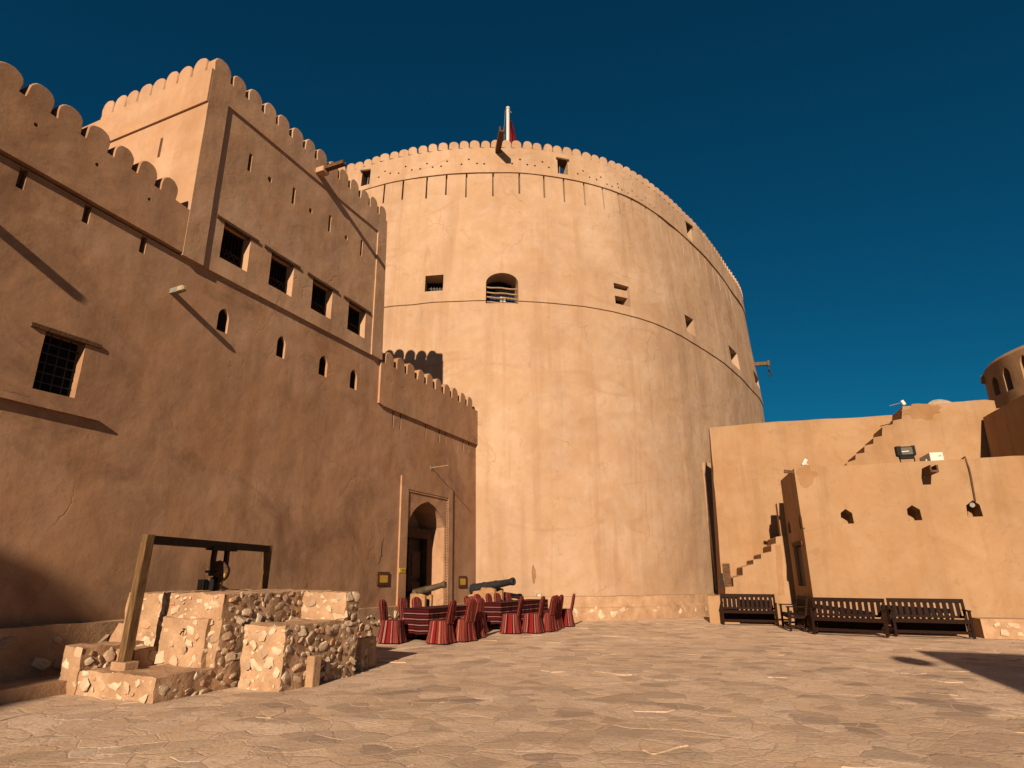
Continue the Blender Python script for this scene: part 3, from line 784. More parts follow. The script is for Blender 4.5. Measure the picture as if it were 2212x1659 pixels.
for fn, x0, x1, y0, y1, kind in ((T5, 585, 703, 1162, 1266, 'sq'), (T5, 975, 1178, 1145, 1342, 'arch'), (T5, 1790, 1892, 1222, 1356, 'ledge'), (T6, 358, 425, 812, 918, 'sq'), (T6, 643, 685, 1018, 1114, 'sq'), (T6, 793, 825, 1158, 1258, 'sq')):
    fr, q = tquad(fn, x0, x1, y0, y1); topen.append((fr, q, kind))
    poly = rect(*q) if kind != 'arch' else arch_poly(*q, spring=.66, n=9)
    cutbox(cut, fr, poly, -(1.0 if kind == 'arch' else 1.6))
for x in (175, 325, 445, 597, 722, 850, 1020, 1187, 1345, 1472, 1603, 1722, 1825, 1910, 2000, 2085, 2150):
    y = 490 + ((x - 1020) / 1000) ** 2 * (170 if x < 1020 else 260) + 60
    ph, _ = Tpix(*T5(x, y)); fr = tframe(ph, ZU); hl = 1.15 + .12 * math.sin(x)
    cutbox(cut, fr, rect(-.038, .038, ZU - hl, ZU + .02), -.16, .4)
for x, y in ((345, 330), (405, 395), (450, 450), (498, 510), (545, 560), (580, 610), (620, 660), (650, 700)):
    ph, _ = Tpix(*T6(x, y + 12)); fr = tframe(ph, ZU); cutbox(cut, fr, rect(-.038, .038, ZU - 1.2, ZU + .02), -.16, .4)
prof = [(-.3, .0), (0, 0), (1.5, 0), (3, 0), (4.5, 0), (6, 0), (7.5, 0), (9, 0), (10.5, 0), (ZM - .06, 0), (ZM - .045, 0), (ZM - .02, .05), (ZM + .1, .05), (13.2, .04), (14.5, .02), (16, 0), (17.3, 0), (ZU, 0)]
body = tower_solid(prof, .035).build('tb', m_tower)
def boolean(o, cm, name, parent, mats, ang=28):
    c = cm.build('cutter', mats[0])
    bm_ = bmesh.new(); bm_.from_mesh(c.data); bmesh.ops.recalc_face_normals(bm_, faces=bm_.faces); bm_.to_mesh(c.data); bm_.free()
    bm_ = bmesh.new(); bm_.from_mesh(o.data); bmesh.ops.recalc_face_normals(bm_, faces=bm_.faces); bm_.to_mesh(o.data); bm_.free()
    md = o.modifiers.new('c', 'BOOLEAN'); md.operation = 'DIFFERENCE'; md.object = c; md.solver = 'EXACT'
    md.use_self = True
    dg = bpy.context.evaluated_depsgraph_get(); me = bpy.data.meshes.new_from_object(o.evaluated_get(dg))
    me.name = name
    inv = ORG[parent.name].inverted(); me.transform(inv)
    me.polygons.foreach_set('use_smooth', [True] * len(me.polygons)); me.set_sharp_from_angle(angle=R_(ang))
    n = bpy.data.objects.new(name, me); COL.objects.link(n); n.parent = parent; ORG[n.name] = ORG[parent.name]
    bpy.data.objects.remove(o); bpy.data.objects.remove(c)
    return n
# parapet ring
ztop = None
phm, zmt = Tpix(*T5(1037, 298), .07); phg, zmg = Tpix(*T5(1005, 345), .07)
MH = max(.35, min(.6, zmt - zmg)); ZG = zmg
RB = .07
def ring(z0, z1, dr, th):
    b = MB(); vs = []
    for z, d in ((z0, dr), (z1, dr), (z1, dr - th), (z0, dr - th)):
        for k in range(NS):
            ph = -180 + 360 * k / NS; vs.append(tuple(tp(ph, RT(ph, z) + d + .02 * noise.noise(Vector((ph * .2, z, 5))), z + .02 * noise.noise(Vector((ph * .3, d, 2))))))
    b.add(vs, [[i * NS + k, i * NS + (k + 1) % NS, ((i + 1) % 4) * NS + (k + 1) % NS, ((i + 1) % 4) * NS + k] for i in range(4) for k in range(NS)]); return b
rg_ = ring(ZU - .01, ZG, RB, .55).build('tr', m_tower)
ptw = []
for fn, x0, x1, y0, y1 in ((T5, 1432, 1497, 424, 516), (T5, 178, 238, 495, 588), (T6, 372, 410, 240, 328)):
    fr, q = tquad(fn, x0, x1, y0, y1, RB); cutbox(cutp, fr, rect(*q), -1.2, .5); ptw.append((fr, q))
for x, y in ((290, 535), (330, 497), (363, 510), (417, 510), (461, 467), (501, 489), (554, 482), (598, 448), (634, 471), (688, 465), (727, 434), (818, 453), (865, 421), (917, 447), (963, 449), (1142, 448), (1192, 422), (1239, 455), (1287, 461), (1335, 437), (1376, 472), (1561, 513), (1595, 495), (1637, 535), (1681, 550), (1708, 535), (1748, 580), (1780, 595), (1815, 578), (1820, 602), (1842, 616), (1881, 637), (1907, 623), (1936, 659), (1970, 683), (1992, 668), (2022, 710), (2052, 732), (2097, 760), (2148, 776), (2192, 834)):
    ph, z = Tpix(*T5(x, y), RB); fr = tframe(ph, z); cutbox(cutp, fr, [(.05 * math.cos(k * 1.047), z + .05 * math.sin(k * 1.047)) for k in range(6)], -.3, .4)
boolean(body, cut, 'tower_body', tw, [m_tower])
pring = boolean(rg_, cutp, 'parapet', tw, [m_tower])
ph0 = phm; step = .47
k = 0
for sgn in (1, -1):
    ph = phm if sgn > 0 else phm - math.degrees(step / 20)
    while (-17 < ph < 88):
        r = RT(ph, ZG) + RB; P = tp(ph, r, 0); a = R_(ph)
        fr = Frame((P.x, P.y), (math.cos(a), math.sin(a)), (math.sin(a), -math.cos(a)), 0)
        merlon(fr, 0, ZG - .012, .42, MH, -.42, -.004, 400 + k, .0).build('merlon', m_tower, pring, 40); k += 1
        ph += sgn * math.degrees(step / r)
# window fittings
for fr, q, kind in topen:
    b_ = MB(fr); s0, s1, z0, z1 = q
    if kind == 'sq':
        b_.prism(rect(s0 + .01, s1 - .01, z0 + .01, z1 - .01), -.75, -.7); o = b_.build('window', m_dark, tw)
        if fr is topen[0][0]:
            g = MB(fr); h = (z1 - z0) * .42
            for i in range(6): g.tube([(s0 + (s1 - s0) * (.1 + .16 * i), -.55, z0), (s0 + (s1 - s0) * (.1 + .16 * i), -.55, z0 + h * 1.5)], .012, 6)
            for i in (.45, .95): g.tube([(s0, -.55, z0 + h * i + .1), (s1, -.55, z0 + h * i + .1)], .012, 6)
            g.build('grille', m_grey, o)
    elif kind == 'ledge':
        b_.prism(rect(s0 + .01, s1 - .01, z0 + .01, z1 - .01), -1.55, -1.5); o = b_.build('window', m_dark, tw)
        g = MB(fr); g.prism(rect(s0 + .005, s1 - .005, z0 + (z1 - z0) * .52, z0 + (z1 - z0) * .86), -.55, -.18); g.build('inner_lintel', m_tower, o)
    else:
        b_.prism(arch_poly(s0 + .01, s1 - .01, z0 + .01, z1 - .01, spring=.66, n=9), -.9, -.85); o = b_.build('window', m_dark, tw)
        g = MB(fr); wd = s1 - s0; zt = z0 + (z1 - z0) * .52
        g.prism(rect(s0 + .02, s0 + wd * .50, z0, zt), -.84, -.81); g.prism(rect(s0 + wd * .70, s1 - .02, z0, zt), -.84, -.81); g.build('glazing', m_glassd, o)
        g = MB(fr); g.prism(rect(s0 + wd * .50, s0 + wd * .70, z0, zt), -.84, -.79); g.build('white_panel', m_pane, o)
        g = MB(fr)
        for i in range(9): g.tube([(s0 + wd * (.06 + .11 * i), -.76, z0), (s0 + wd * (.06 + .11 * i), -.76, z1)], .014, 5)
        for i in range(9): g.tube([(s0, -.76, z0 + .2 + .25 * i), (s1, -.76, z0 + .2 + .25 * i)], .012, 5)
        g.build('grille', m_black, o)
        for i, fz in enumerate((.09, .25, .40, .57)):
            zz = z0 + (z1 - z0) * fz; g = MB(fr); g.tube([(s0 + wd * (j / 6), -.22, zz + .015 * math.sin(j * 1.7 + i)) for j in range(7)], .035, 7); g.build('pole', m_pole, o)
for i, (fr, q) in enumerate(ptw):
    s0, s1, z0, z1 = q; g = MB(fr)
    g.prism(rect(s0 - .06, s1 + .06, z1 - .01, z1 + .07), -.5, .03); wl = g.build('window_lintel', m_lintel, tw)
    g = MB(fr); g.tube([(s0, -.3, z0 + .12), (s1, -.3, z0 + .14)], .022, 6); g.tube([(s0 + (s1 - s0) * .4, -.3, z0), (s0 + (s1 - s0) * .45, -.3, z1)], .016, 6); g.build('bar', m_pole, wl)
# wooden spout high on the front
ph, z = Tpix(*T5(1050, 362), RB); fr = tframe(ph, z); g = MB(fr)
g.prism([(-.11, z - .16), (.11, z - .16), (.11, z + .10), (.06, z + .10), (.06, z - .08), (-.06, z - .08), (-.06, z + .10), (-.11, z + .10)], -.1, 1.45); g.build('water_spout', m_lintel, tw)
# beam with pulley hook on the right limb
pq = at(*T6(788, 1108), 34.0); ph, z = 76, 0
best = None
for i in range(60, 95):
    p = tp(i, RT(i, 11.5), 11.5); r = (p - CAM); d = r.y * math.cos(TH) + r.z * math.sin(TH); px = 1106 + F_ * r.x / d
    if best is None or px > best[0]: best = (px, i)
ph = best[1] - 2
r0 = tp(ph, RT(ph, 10), 0); zb = at(*T6(800, 1105), r0.y).z
z = zb
rr = RT(ph, z); u = Vector((math.cos(R_(ph - 60)), math.sin(R_(ph - 60)), 0)); P0 = tp(ph, rr - .3, z); nrm = (tp(ph, rr + 1, z) - tp(ph, rr, z))
dirb = Vector((.97, -.24, 0)).normalized()
tip = P0 + dirb * 1.12
t = thing('hoist_beam', 'wooden hoist beam with an iron hook jutting from the right side of the round tower', 'hoist', tp(ph, rr, z))
g = MB(); g.beam(P0, tip, .20, .22); g.beam(tip - dirb * .02, tip + dirb * .10, .24, .36); g.build('beam', m_oldwood, t)
g = MB(); hp = tip + dirb * .04; k_ = .55; g.tube([hp - UPV * .1, hp - UPV * .42], .035, 6); g.lathe([(-.05, .09), (.05, .09)], 10, Matrix.Translation(hp - UPV * .48))
g.tube([hp + Vector((x_ * k_, 0, z_ * k_)) for x_, z_ in ((0, -1.0), (.22, -1.15), (.28, -1.35), (.12, -1.55), (-.14, -1.5), (-.22, -1.32))], .05, 7); g.build('hook', m_iron, t)
# stone footing
ft = MB(); vs = []
for zz, dr in ((-.1, .34), (.40, .30), (.44, .22), (.46, .20), (.78, .16), (.80, .02)):
    for i in range(141):
        ph = -20 + i * .65; p = tp(ph, RT(ph, zz) + dr, zz); vs.append(tuple(p + noise.noise_vector(p * 1.5) * .025))
ft.add(vs, [[j * 141 + i, j * 141 + i + 1, (j + 1) * 141 + i + 1, (j + 1) * 141 + i] for j in range(5) for i in range(140)])
r3 = random.Random(3)
for i in range(22):
    p0 = -4 + i * 2.6; a_ = tp(p0, RT(p0, 0) + .30, .03); c_ = tp(p0 + 2.5, RT(p0 + 2.5, 0) + .30, .03)
    ft.rubble(a_, c_ - a_, UPV * .37, 20, .06, .16, r3, .0, .3)
ft.build('footing', [m_mortar, m_rock], tw)
p = at(1163.5, 1285.5, 21.6); ph, z = Tpix(1163.5, 1285.5)
fr = tframe(ph, z); t = thing('socket_box', 'small white electric box low on the round tower', 'electric box', tp(ph, RT(ph, z), z - .06))
g = MB(fr); g.prism(rect(-.075, .075, z - .055, z + .055), -.05, .06); g.build('box', m_grey, t, bevel=.008)
g = MB(fr); g.prism(rect(-.055, .055, z - .04, z + .04), .06, .068); g.build('cover', m_white, t)

# flag
fp = at(1097, 300, 27.0); zt = at(1097, 236, 27.0).z
fl = thing('flagpole', 'white flagpole with a limp red flag rising behind the top of the round tower', 'flagpole', (fp.x, 27.0, ZU))
g = MB(); g.tube([(fp.x, 27, ZU - .1), (fp.x, 27, zt)], [.115, .095], 10); g.tube([(fp.x, 27, zt), (fp.x, 27, zt + .12)], [.13, .1], 10); g.build('pole', m_white, fl, 40)
g = MB(); vs = []; zt2 = zt - .65
for j in range(9):
    for i in range(7):
        x = .1 + (i / 6) * (.10 + .075 * j); vs.append((fp.x + x, 27 + .10 * math.sin(i * 1.9 + j * .4) * (1 if i else 0), zt2 - j * .33 - i * .03))
g.add(vs, [[j * 7 + i, j * 7 + i + 1, (j + 1) * 7 + i + 1, (j + 1) * 7 + i] for j in range(8) for i in range(6)]); g.build('flag', m_red, fl, 60)
g = MB(); g.tube([(fp.x - .14, 26.95, zt - .1), (fp.x - .2, 26.95, zt - 1.3), (fp.x - .16, 26.95, ZU)], .012, 5); g.tube([(fp.x + .05, 26.9, zt - .2), (fp.x + .2, 26.9, zt - .32)], .03, 5); g.build('halyard', m_grey, fl)

# ================================================================== RIGHT SIDE
XR = Vector((math.cos(R_(17)), -math.sin(R_(17)), 0)); NR = Vector((XR.y, -XR.x, 0))
FR = Frame((8.45, 17.9), XR, NR, .03)
def RX(fn): return lambda *p: FR.pix(*fn(*p))
R8 = lambda x, y: (1641.6 + .2578 * x, 950.4 + .2578 * y)
R7 = lambda x, y: (1497.6 + .3229 * x, 720 + .3229 * y)
ST = lambda x, y: (1440 + .2952 * x, 864 + .2952 * y)
sb = thing('guard_house', 'low flat-roofed plastered house at right, with three pointed niches, behind the dark benches', 'house', (8.45, 17.9, 0))
def pz(fn, x, y): return FR.pix(*fn(x, y))
tl = pz(R8, 322, 245); t2 = pz(R8, 430, 232); t3 = pz(R8, 1150, 190); t4 = pz(R8, 2200, 135)
slope = (t4[1] - t2[1]) / (t4[0] - t2[0])
e_ = 11.0
ztop_r = lambda s: t2[1] + slope * (s - t2[0])
nich = []
for pts in ([(685, 705), (790, 700), (772, 613), (717, 578), (675, 612)], [(1243, 676), (1362, 672), (1340, 583), (1275, 545), (1232, 577)], [(1743, 645), (1872, 640), (1840, 543), (1780, 505), (1727, 547)]):
    nich.append((rough([pz(R8, *p) for p in pts], .25, .01), .48))
s00, s0z = 0.0, ztop_r(0)
fb = MB(FR); fb.holed(rough([(0, -.1), (e_, -.1), (e_, ztop_r(e_)), (3, ztop_r(3) + .01), (0.02, ztop_r(0))], .35, .03), nich, 0, .4); fb.build('front_wall', m_right, sb, bevel=.03)
HB = 4.3
bk0 = Vector((9.06, 20.35, 0)); fd = Vector((8.45, 17.9, 0)) - bk0; LS = fd.length
FL = Frame(bk0, fd, (fd.y / LS, -fd.x / LS) if False else (-abs(fd.y) / LS, abs(fd.x) / LS), 0)
def pl_(fn, x, y): return FL.pix(*fn(x, y))
z0_ = ztop_r(0)
def slit(x0, x1, y0, y1):
    a, c = pl_(R8, x0, (y0 + y1) / 2), pl_(R8, x1, (y0 + y1) / 2); t_, b_ = pl_(R8, (x0 + x1) / 2, y0), pl_(R8, (x0 + x1) / 2, y1)
    return a[0], c[0], b_[1], t_[1]
s1_ = slit(234, 256, 676, 782); s2_ = slit(326, 354, 620, 744); s3_ = slit(300, 365, 885, 1222)
sm_ = MB(FL); sm_.holed([(0, -.1), (LS, -.1), (LS - .03 * z0_, z0_), (0, z0_ - .02)], [(arch_poly(*s1_, spring=.7, n=4, point=.6), .12), (arch_poly(*s2_, spring=.7, n=4, point=.6), .06), (rect(*s3_), .12)], 0, .4)
sm_.build('side_wall', m_right, sb)
g = MB(FL); a = pl_(R8, 282, 882); c = pl_(R8, 347, 870); g.prism(rect(a[0], c[0] + .25, s3_[3], s3_[3] + .12), -.1, .05); g.build('door_lintel', m_lintel, sb)
g = MB(FL); g.prism(rect(s3_[0] + .005, s3_[1] - .005, s3_[2], s3_[3] - .005), -.115, -.09); g.build('door', m_door, sb)
rf = MB(); q0 = FR((0, 0, z0_)); q1 = FR((e_, 0, ztop_r(e_)))
rf.add([tuple(q0 + Vector((0, 0, -.06))), tuple(q1 + Vector((0, 0, -.06))), tuple(q1 - NR * 6 + Vector((0, 0, -.06))), tuple(bk0 + UPV * (z0_ - .06))], [[0, 1, 2, 3]]); rf.build('roof', m_right, sb)
# apron of stone at the foot, right of the benches
ap = MB(FR); a = G(2112, 1376); sA = (a - FR.O).dot(XR); dA = .78
ap.holed(rough([(sA, -.1), (e_, -.1), (e_, .46), (sA, .46)], .4, .015), [], dA, .6)
ap.rubble(FR((sA + .02, dA, .02)), FR((e_, dA, .02)) - FR((sA + .02, dA, .02)), UPV * .40, 14, .06, .15, random.Random(21), .0, .3)
ap.build('apron', [m_mortar, m_rock], sb)
# water spout
a = pz(R8, 1395, 262); g = MB(FR); s_, z_ = a
g.prism([(s_ - .10, z_ - .12), (s_ + .10, z_ - .12), (s_ + .10, z_ + .08), (s_ + .06, z_ + .08), (s_ + .06, z_ - .06), (s_ - .06, z_ - .06), (s_ - .06, z_ + .08), (s_ - .10, z_ + .08)], -.2, .62); g.build('water_spout', m_lintel, sb)
# cable with lamp in the third niche
cl = [pz(R8, *p) for p in ((1720, 150), (1745, 230), (1762, 300), (1780, 400), (1800, 515))]
t = thing('niche_lamp', 'small round lamp on a cable hanging into the rightmost pointed niche', 'lamp', FR((cl[-1][0], .03, cl[-1][1])))
g = MB(FR); g.tube([(cl[0][0], -.5, cl[0][1] - .02), (cl[0][0], .0, cl[0][1] + .03)] + [(s, .035, z) for s, z in cl[1:]] + [(cl[-1][0] - .02, -.05, cl[-1][1] - .02)], .022, 6); g.build('cable', m_cable, t)
s_, z_ = pz(R8, 1780, 545); g = MB(FR); g.tube([(s_ + .02, -.06, z_ + .04), (s_, -.12, z_)], [.03, .03], 6); g.tube([(s_, .0, z_), (s_, -.14, z_ + .02)], [.065, .05], 12); g.build('head_piece', m_grey, t, 40)
# floodlight on the roof edge
def on_roof(fn, x, y, back): return FR.pix(*fn(x, y), -back)
s0, z0 = on_roof(R8, 1160, 135, .25); s1, z1 = on_roof(R8, 1290, 50, .25)
t = thing('floodlight', 'black rectangular floodlight standing on the roof edge of the guard house', 'floodlight', FR(((s0 + s1) / 2, -.25, z0 - .25)))
g = MB(FR); g.prism(rect(s0, s1, z0, z1), -.42, -.25)
g.prism(rect(s0 + .04, s1 - .04, z0 - .08, z0 - .01), -.40, -.26); g.prism(rect(s0 - .015, s0 + .10, z0 + .02, z1 + .015), -.44, -.235); g.prism(rect(s1 - .06, s1 + .015, z0 + .02, z1 + .015), -.44, -.235); g.build('housing', m_black, t)
g = MB(FR); g.prism(rect(s0 + .10, s1 - .06, z0 + .04, z1 - .03), -.3, -.243); g.build('lens', m_lens, t)
g = MB(FR); zz = (z0 + z1) / 2 - .02; g.tube([(s0 + .1, -.235, zz), (s1 - .16, -.235, zz + .01)], .014, 6); g.build('lamp_tube', m_tubeglass, t)
g = MB(FR)
for e in (s0 + .04, s1 - .04): g.tube([(e, -.33, z0 + .05), (e, -.30, z0 - .12), (e + (.03 if e < s0 + .1 else -.03), -.33, z0 - .34)], .016, 6)
g.build('bracket', m_black, t)
# white box on the roof
s0, z0 = on_roof(R8, 1432, 172, .35); s1, z1 = on_roof(R8, 1530, 100, .35)
t = thing('air_conditioner', 'white metal air conditioner box on the roof right of the floodlight', 'air conditioner', FR(((s0 + s1) / 2, -.5, z0 - .3)))
g = MB(FR); g.box(s0, s1, -1.25, -.35, z0 - .25, z1); g.build('casing', m_white, t, bevel=.012)
g = MB(FR); g.prism(rect(s0 + (s1 - s0) * .62, s0 + (s1 - s0) * .86, z0 + (z1 - z0) * .48, z0 + (z1 - z0) * .56), -.36, -.345); g.build('vent_slot', m_black, t)
g = MB(FR); g.tube([(s0 - .08, -.45, z0 - .25), (s0 - .08, -.45, z0 + .06)], .022, 6); g.build('pipe', m_white, t)
# camera pair on the corner
def cctv(fn, pts, back, label, name='security_camera'):
    s0, z0 = on_roof(fn, *pts[0], back); s1, z1 = on_roof(fn, *pts[1], back); s2, z2 = on_roof(fn, *pts[2], back)
    t = thing(name, label, 'camera', FR((s0, -back, z0)))
    g = MB(FR); g.beam((s0, -back, z0), (s1, -back - .03, z1), .10, .10); g.build('camera_body', m_white, t, bevel=.008)
    g = MB(FR); g.beam(((s0 + s1) / 2 - .02, -back, (z0 + z1) / 2 - .02), (s2, -back + .05, z2), .08, .07); g.beam((s0 - .03, -back, z0 - .03), (s0 + .10, -back, z0 - .03), .06, .05); g.build('mount', m_white, t)
cctv(R8, ((358, 215), (385, 160), (412, 222)), .12, 'white security camera on the left roof corner of the guard house')
# rain pipe at the corner, left
a = FL.pix(*R8(290, 262)); g = MB(FL); g.beam((a[0] - .1, -.2, a[1] - .05), (a[0] - .2, .26, a[1] + .04), .10, .09); g.build('corner_spout', m_lintel, sb)

# ---- tall wall behind
FT = Frame((7.65, 23.0), XR, NR, .03)
c0 = FT.pix(1533, 924); c1 = FT.pix(1656, 913); c2 = FT.pix(1945, 896)
tall = thing('courtyard_wall', 'tall plain plastered wall beside the round tower, behind the stairs', 'wall', FT((3, 0, 0)))
bl = FT.pix(*ST(435, 1425))
sT0 = c0[0]
g = MB(FT); ew = 14
g.holed(rough([(bl[0] - .12, -.1), (ew, -.1), (ew, c2[1]), (c2[0], c2[1]), (c1[0], c1[1] + .01), (sT0, c0[1])], .4, .03), [], 0, 1.0)
g.build('wall_face', m_right, tall, bevel=.04)
g = MB(FT); zt = c0[1]
# dark left flank going back to the tower
fb0, ft0 = at(1551, 1300, 24.6), at(1531.5, 926, 24.6)
wv = [FT((bl[0] - .12, -.002, -.1)), FT((sT0, -.002, zt)), ft0 + UPV * .05, Vector((fb0.x, fb0.y, -.1))]
g.fr = None; g.add([tuple(p) for p in wv], [[0, 1, 2, 3]]); g.build('flank', m_right, tall)
# low pilaster against the tower
ph_, z_ = Tpix(*ST(285, 700)); fr = tframe(ph_, 3); a = fr.pix(*ST(262, 458)); c = fr.pix(*ST(300, 458))
pq_ = thing('buttress', 'narrow plastered buttress at the foot of the round tower by the tall wall', 'buttress', tp(ph_, RT(ph_, 0), 0))
g = MB(fr); g.prism(rough(rect(a[0], c[0] + .5, 0, a[1]), .6, .015), -.5, .10); g.build('buttress_body', m_tower, pq_)

# ---- lower stair
FS = Frame(Vector((7.65, 23.0, 0)) + NR * 1.88, XR, NR, .02)
sp = lambda x, y: FS.pix(*ST(x, y))
pr_ = [(430, 1422), (430, 1372), (488, 1366), (486, 1302), (555, 1282), (555, 1222), (610, 1208), (636, 1202), (636, 1166), (690, 1160), (690, 1122), (765, 1108), (765, 1058), (800, 1050), (800, 1002), (872, 990)]
prof = [sp(*p) for p in pr_]
rt = sp(940, 1500)
stair = thing('lower_staircase', 'plastered staircase rising to the right against the tall wall behind the leftmost bench', 'stairs', FS((2, 0, 0)))
out = [(prof[0][0], -.1), (rt[0] + .4, -.1), (rt[0] + .4, prof[-1][1] + .0)] + list(reversed(prof))
g = MB(FS); g.holed(rough(out, .18, .022), [], 0, 1.85, True, -.10); g.build('steps', m_right, stair, bevel=.03)
dr_ = [sp(*p) for p in ((780, 1055), (830, 1055), (850, 1250), (880, 1450), (830, 1450), (810, 1250))]
zl = sp(820, 1500)[1]
g = MB(FS); lx = sp(300, 1430); rx = sp(380, 1430)
g.holed(rough([(prof[0][0] + .3, -.1), (rt[0] + .3, -.1), (rt[0] + .3, zl), (prof[0][0] + .3, zl)], .4, .012), [], .1, .12)
g.holed(rough([(lx[0], -.1), (prof[0][0] + .34, -.1), (prof[0][0] + .34, lx[1]), (lx[0], lx[1])], .3, .012), [], .35, 1.2); g.build('stair_base', m_right, stair)
pw = thing('timber_stub', 'short upright dark timber beside the bottom step of the lower staircase', 'timber', FS((sp(445, 1370)[0], -.4, sp(445, 1370)[1])))
a = sp(426, 1370); c = sp(462, 1195); g = MB(FS); g.prism(rect(a[0], c[0], a[1] - .05, c[1]), -.5, -.35); g.build('plank', m_lintel, pw)
g = MB(FS); g.prism(rect(a[0] - .12, a[0] - .01, a[1] - .05, a[1] + .45), -.5, -.38); g.build('short_plank', m_shutter, pw)
# shaded pier at the stair head behind the guard house
pa, pc = at(1678, 1087, 20.75), at(1700, 1160, 20.75)
hd = thing('stair_pier', 'shaded plastered pier at the head of the lower staircase behind the guard house', 'pier', (pa.x + .3, 20.75, pc.z))
FP = Frame((pa.x, 20.75), XR, NR, .0)
g = MB(FP); g.holed(rough(rect(0, .9, pc.z - .1, pa.z), .3, .012), [], 0, .5); g.build('pier_body', m_right, hd)

# ---- upper stair wall on the roof
FU = Frame((7.23, 21.9), XR, NR, .02)
up = lambda x, y: FU.pix(*R7(x, y))
ups = [(1022, 890), (1030, 862), (1085, 845), (1085, 806), (1145, 796), (1145, 752), (1205, 738), (1205, 698), (1262, 686), (1266, 624), (1335, 608), (1338, 584), (1396, 574), (1400, 490), (1650, 468), (1950, 442), (2012, 448)]
pu = [up(*p) for p in ups]
us = thing('upper_staircase', 'stepped plastered stair wall climbing to the right behind the guard house roof', 'stairs', FU((3, 0, 3.5)))
g = MB(FU); out = [(pu[0][0], 3.2), (pu[-1][0], 3.2)] + list(reversed(pu)); g.holed(rough(out, .2, .02), [], 0, 1.75); g.build('stair_wall', m_right, us, bevel=.025)
# damaged plaster patches
def blob(fr, c, rx, rz, d, name, parent, mat, seed, n=22):
    rg = random.Random(seed); o = []
    for k in range(n):
        a = 2 * math.pi * k / n; q = rg.uniform(.68, 1.12); o.append((c[0] + rx * q * math.cos(a), c[1] + rz * q * math.sin(a)))
    b = MB(fr); b.prism(o, d - .02, d + .004); return b.build(name, mat, parent)
m_patch = plaster('bare_render', (.27, .155, .082), .3, 1.4, 0, .1, .6, .3)
cP = up(1530, 522); blob(FU, cP, .62, .30, 0, 'bare_patch', us, m_patch, 1)
cP = pz(R8, 388, 300); blob(FR, cP, .30, .34, 0, 'bare_patch', sb, m_patch, 2)
a, c = sp(800, 1060), sp(850, 1450); 
b = MB(FS); b.prism(rough([(a[0] - .04, a[1]), (a[0] + .16, a[1]), (c[0] + .08, c[1] + .1), (c[0] - .12, c[1] + .1)], .12, .05), -.02, .004); b.build('bare_patch', m_patch, stair)
ph, z = Tpix(1153, 1240); blob(tframe(ph, z), (0, z), .09, .30, .012, 'bare_patch', tw, m_patch, 4)

# satellite dish behind, lamp on the corner
dsp = at(2033, 872, 24.5); t = thing('satellite_dish', 'rim of a round satellite dish showing above the upper stair wall', 'satellite dish', (dsp.x, dsp.y, 7.0))
g = MB(); M_ = Matrix.Translation((dsp.x, 24.5, dsp.z - .50)) @ Matrix.Rotation(R_(-97), 4, 'Z') @ Matrix.Rotation(R_(-22), 4, 'Y')
g.lathe([(.0, .02), (.03, .3), (.1, .56), (.16, .70), (.17, .71), (.14, .70), (.06, .5), (.0, .2)], 32, M_); g.build('dish', m_dish, t, 50)
g = MB(); g.tube([(dsp.x, 24.6, dsp.z - .5), (dsp.x, 24.8, 6.0)], .04, 8); g.build('mast', m_grey, t)
q = up(1408, 462); t = thing('roof_lamp', 'small white lamp on an arm at the top step of the upper stair wall', 'lamp', FU((q[0], -.1, q[1] - .15)))
g = MB(FU); g.beam((q[0] - .03, -.1, q[1] + .09), (q[0] + .04, -.1, q[1] - .07), .11, .10); g.build('head_piece', m_white, t, bevel=.01)
g = MB(FU); g.tube([(q[0] + .03, -.1, q[1] - .07), (q[0] + .02, -.1, q[1] - .25)], .012, 6); g.tube([(q[0] - .05, -.12, q[1] + .02), (q[0] - .42, -.12, q[1] - .06)], .014, 6); g.build('arm', m_grey, t)

# ---- dark building and turret at the right edge
QC = FU((FU.pix(2105, 905)[0], 0, 0)); ztd = FU.pix(2105, 905)[1]
FD = Frame(QC, NR, -XR, .03)
db = thing('rear_house', 'shaded plastered house at the right edge, standing on the roof beside the upper stair wall', 'house', (QC.x, QC.y, 3.5))
g = MB(FD); g.holed(rough([(0, 3.0), (3.4, 3.0), (3.4, ztd), (0, ztd)], .4, .015), [], 0, 5.0); g.build('house_wall', m_right, db)
TTC = Vector((23.0, 20.9)); TR = 4.46
tt = thing('round_turret', 'small round turret with tall pointed openings at the right edge of the view', 'turret', (TTC.x, TTC.y, 0))
g = MB(); vs = []; zlv = (3, 5, 7, 8.6, 9.35, 9.5, 9.5)
for z, r in zip(zlv, (TR, TR, TR, TR, TR, TR - .12, TR - .5)):
    for k in range(96):
        a = 2 * math.pi * k / 96; vs.append((TTC.x + r * math.cos(a), TTC.y + r * math.sin(a), z))
g.add(vs, [[j * 96 + k, j * 96 + (k + 1) % 96, (j + 1) * 96 + (k + 1) % 96, (j + 1) * 96 + k] for j in range(6) for k in range(96)] + [list(range(96))[::-1], list(range(6 * 96, 7 * 96))])
tb_ = g.build('tt', m_right)
T9 = lambda x, y: (2073.6 + .1909 * x, 691.2 + .1909 * y)
def turp(x, y):
    r = ray(x, y); ox, oy = -TTC.x, -TTC.y; a = r.x ** 2 + r.y ** 2; b_ = 2 * (ox * r.x + oy * r.y); c = ox * ox + oy * oy - TR * TR
    dsc = b_ * b_ - 4 * a * c
    if dsc < 0: dsc = 0
    t = (-b_ - math.sqrt(dsc)) / (2 * a); p = CAM + r * t; return math.atan2(p.y - TTC.y, p.x - TTC.x), p.z
ct = MB()
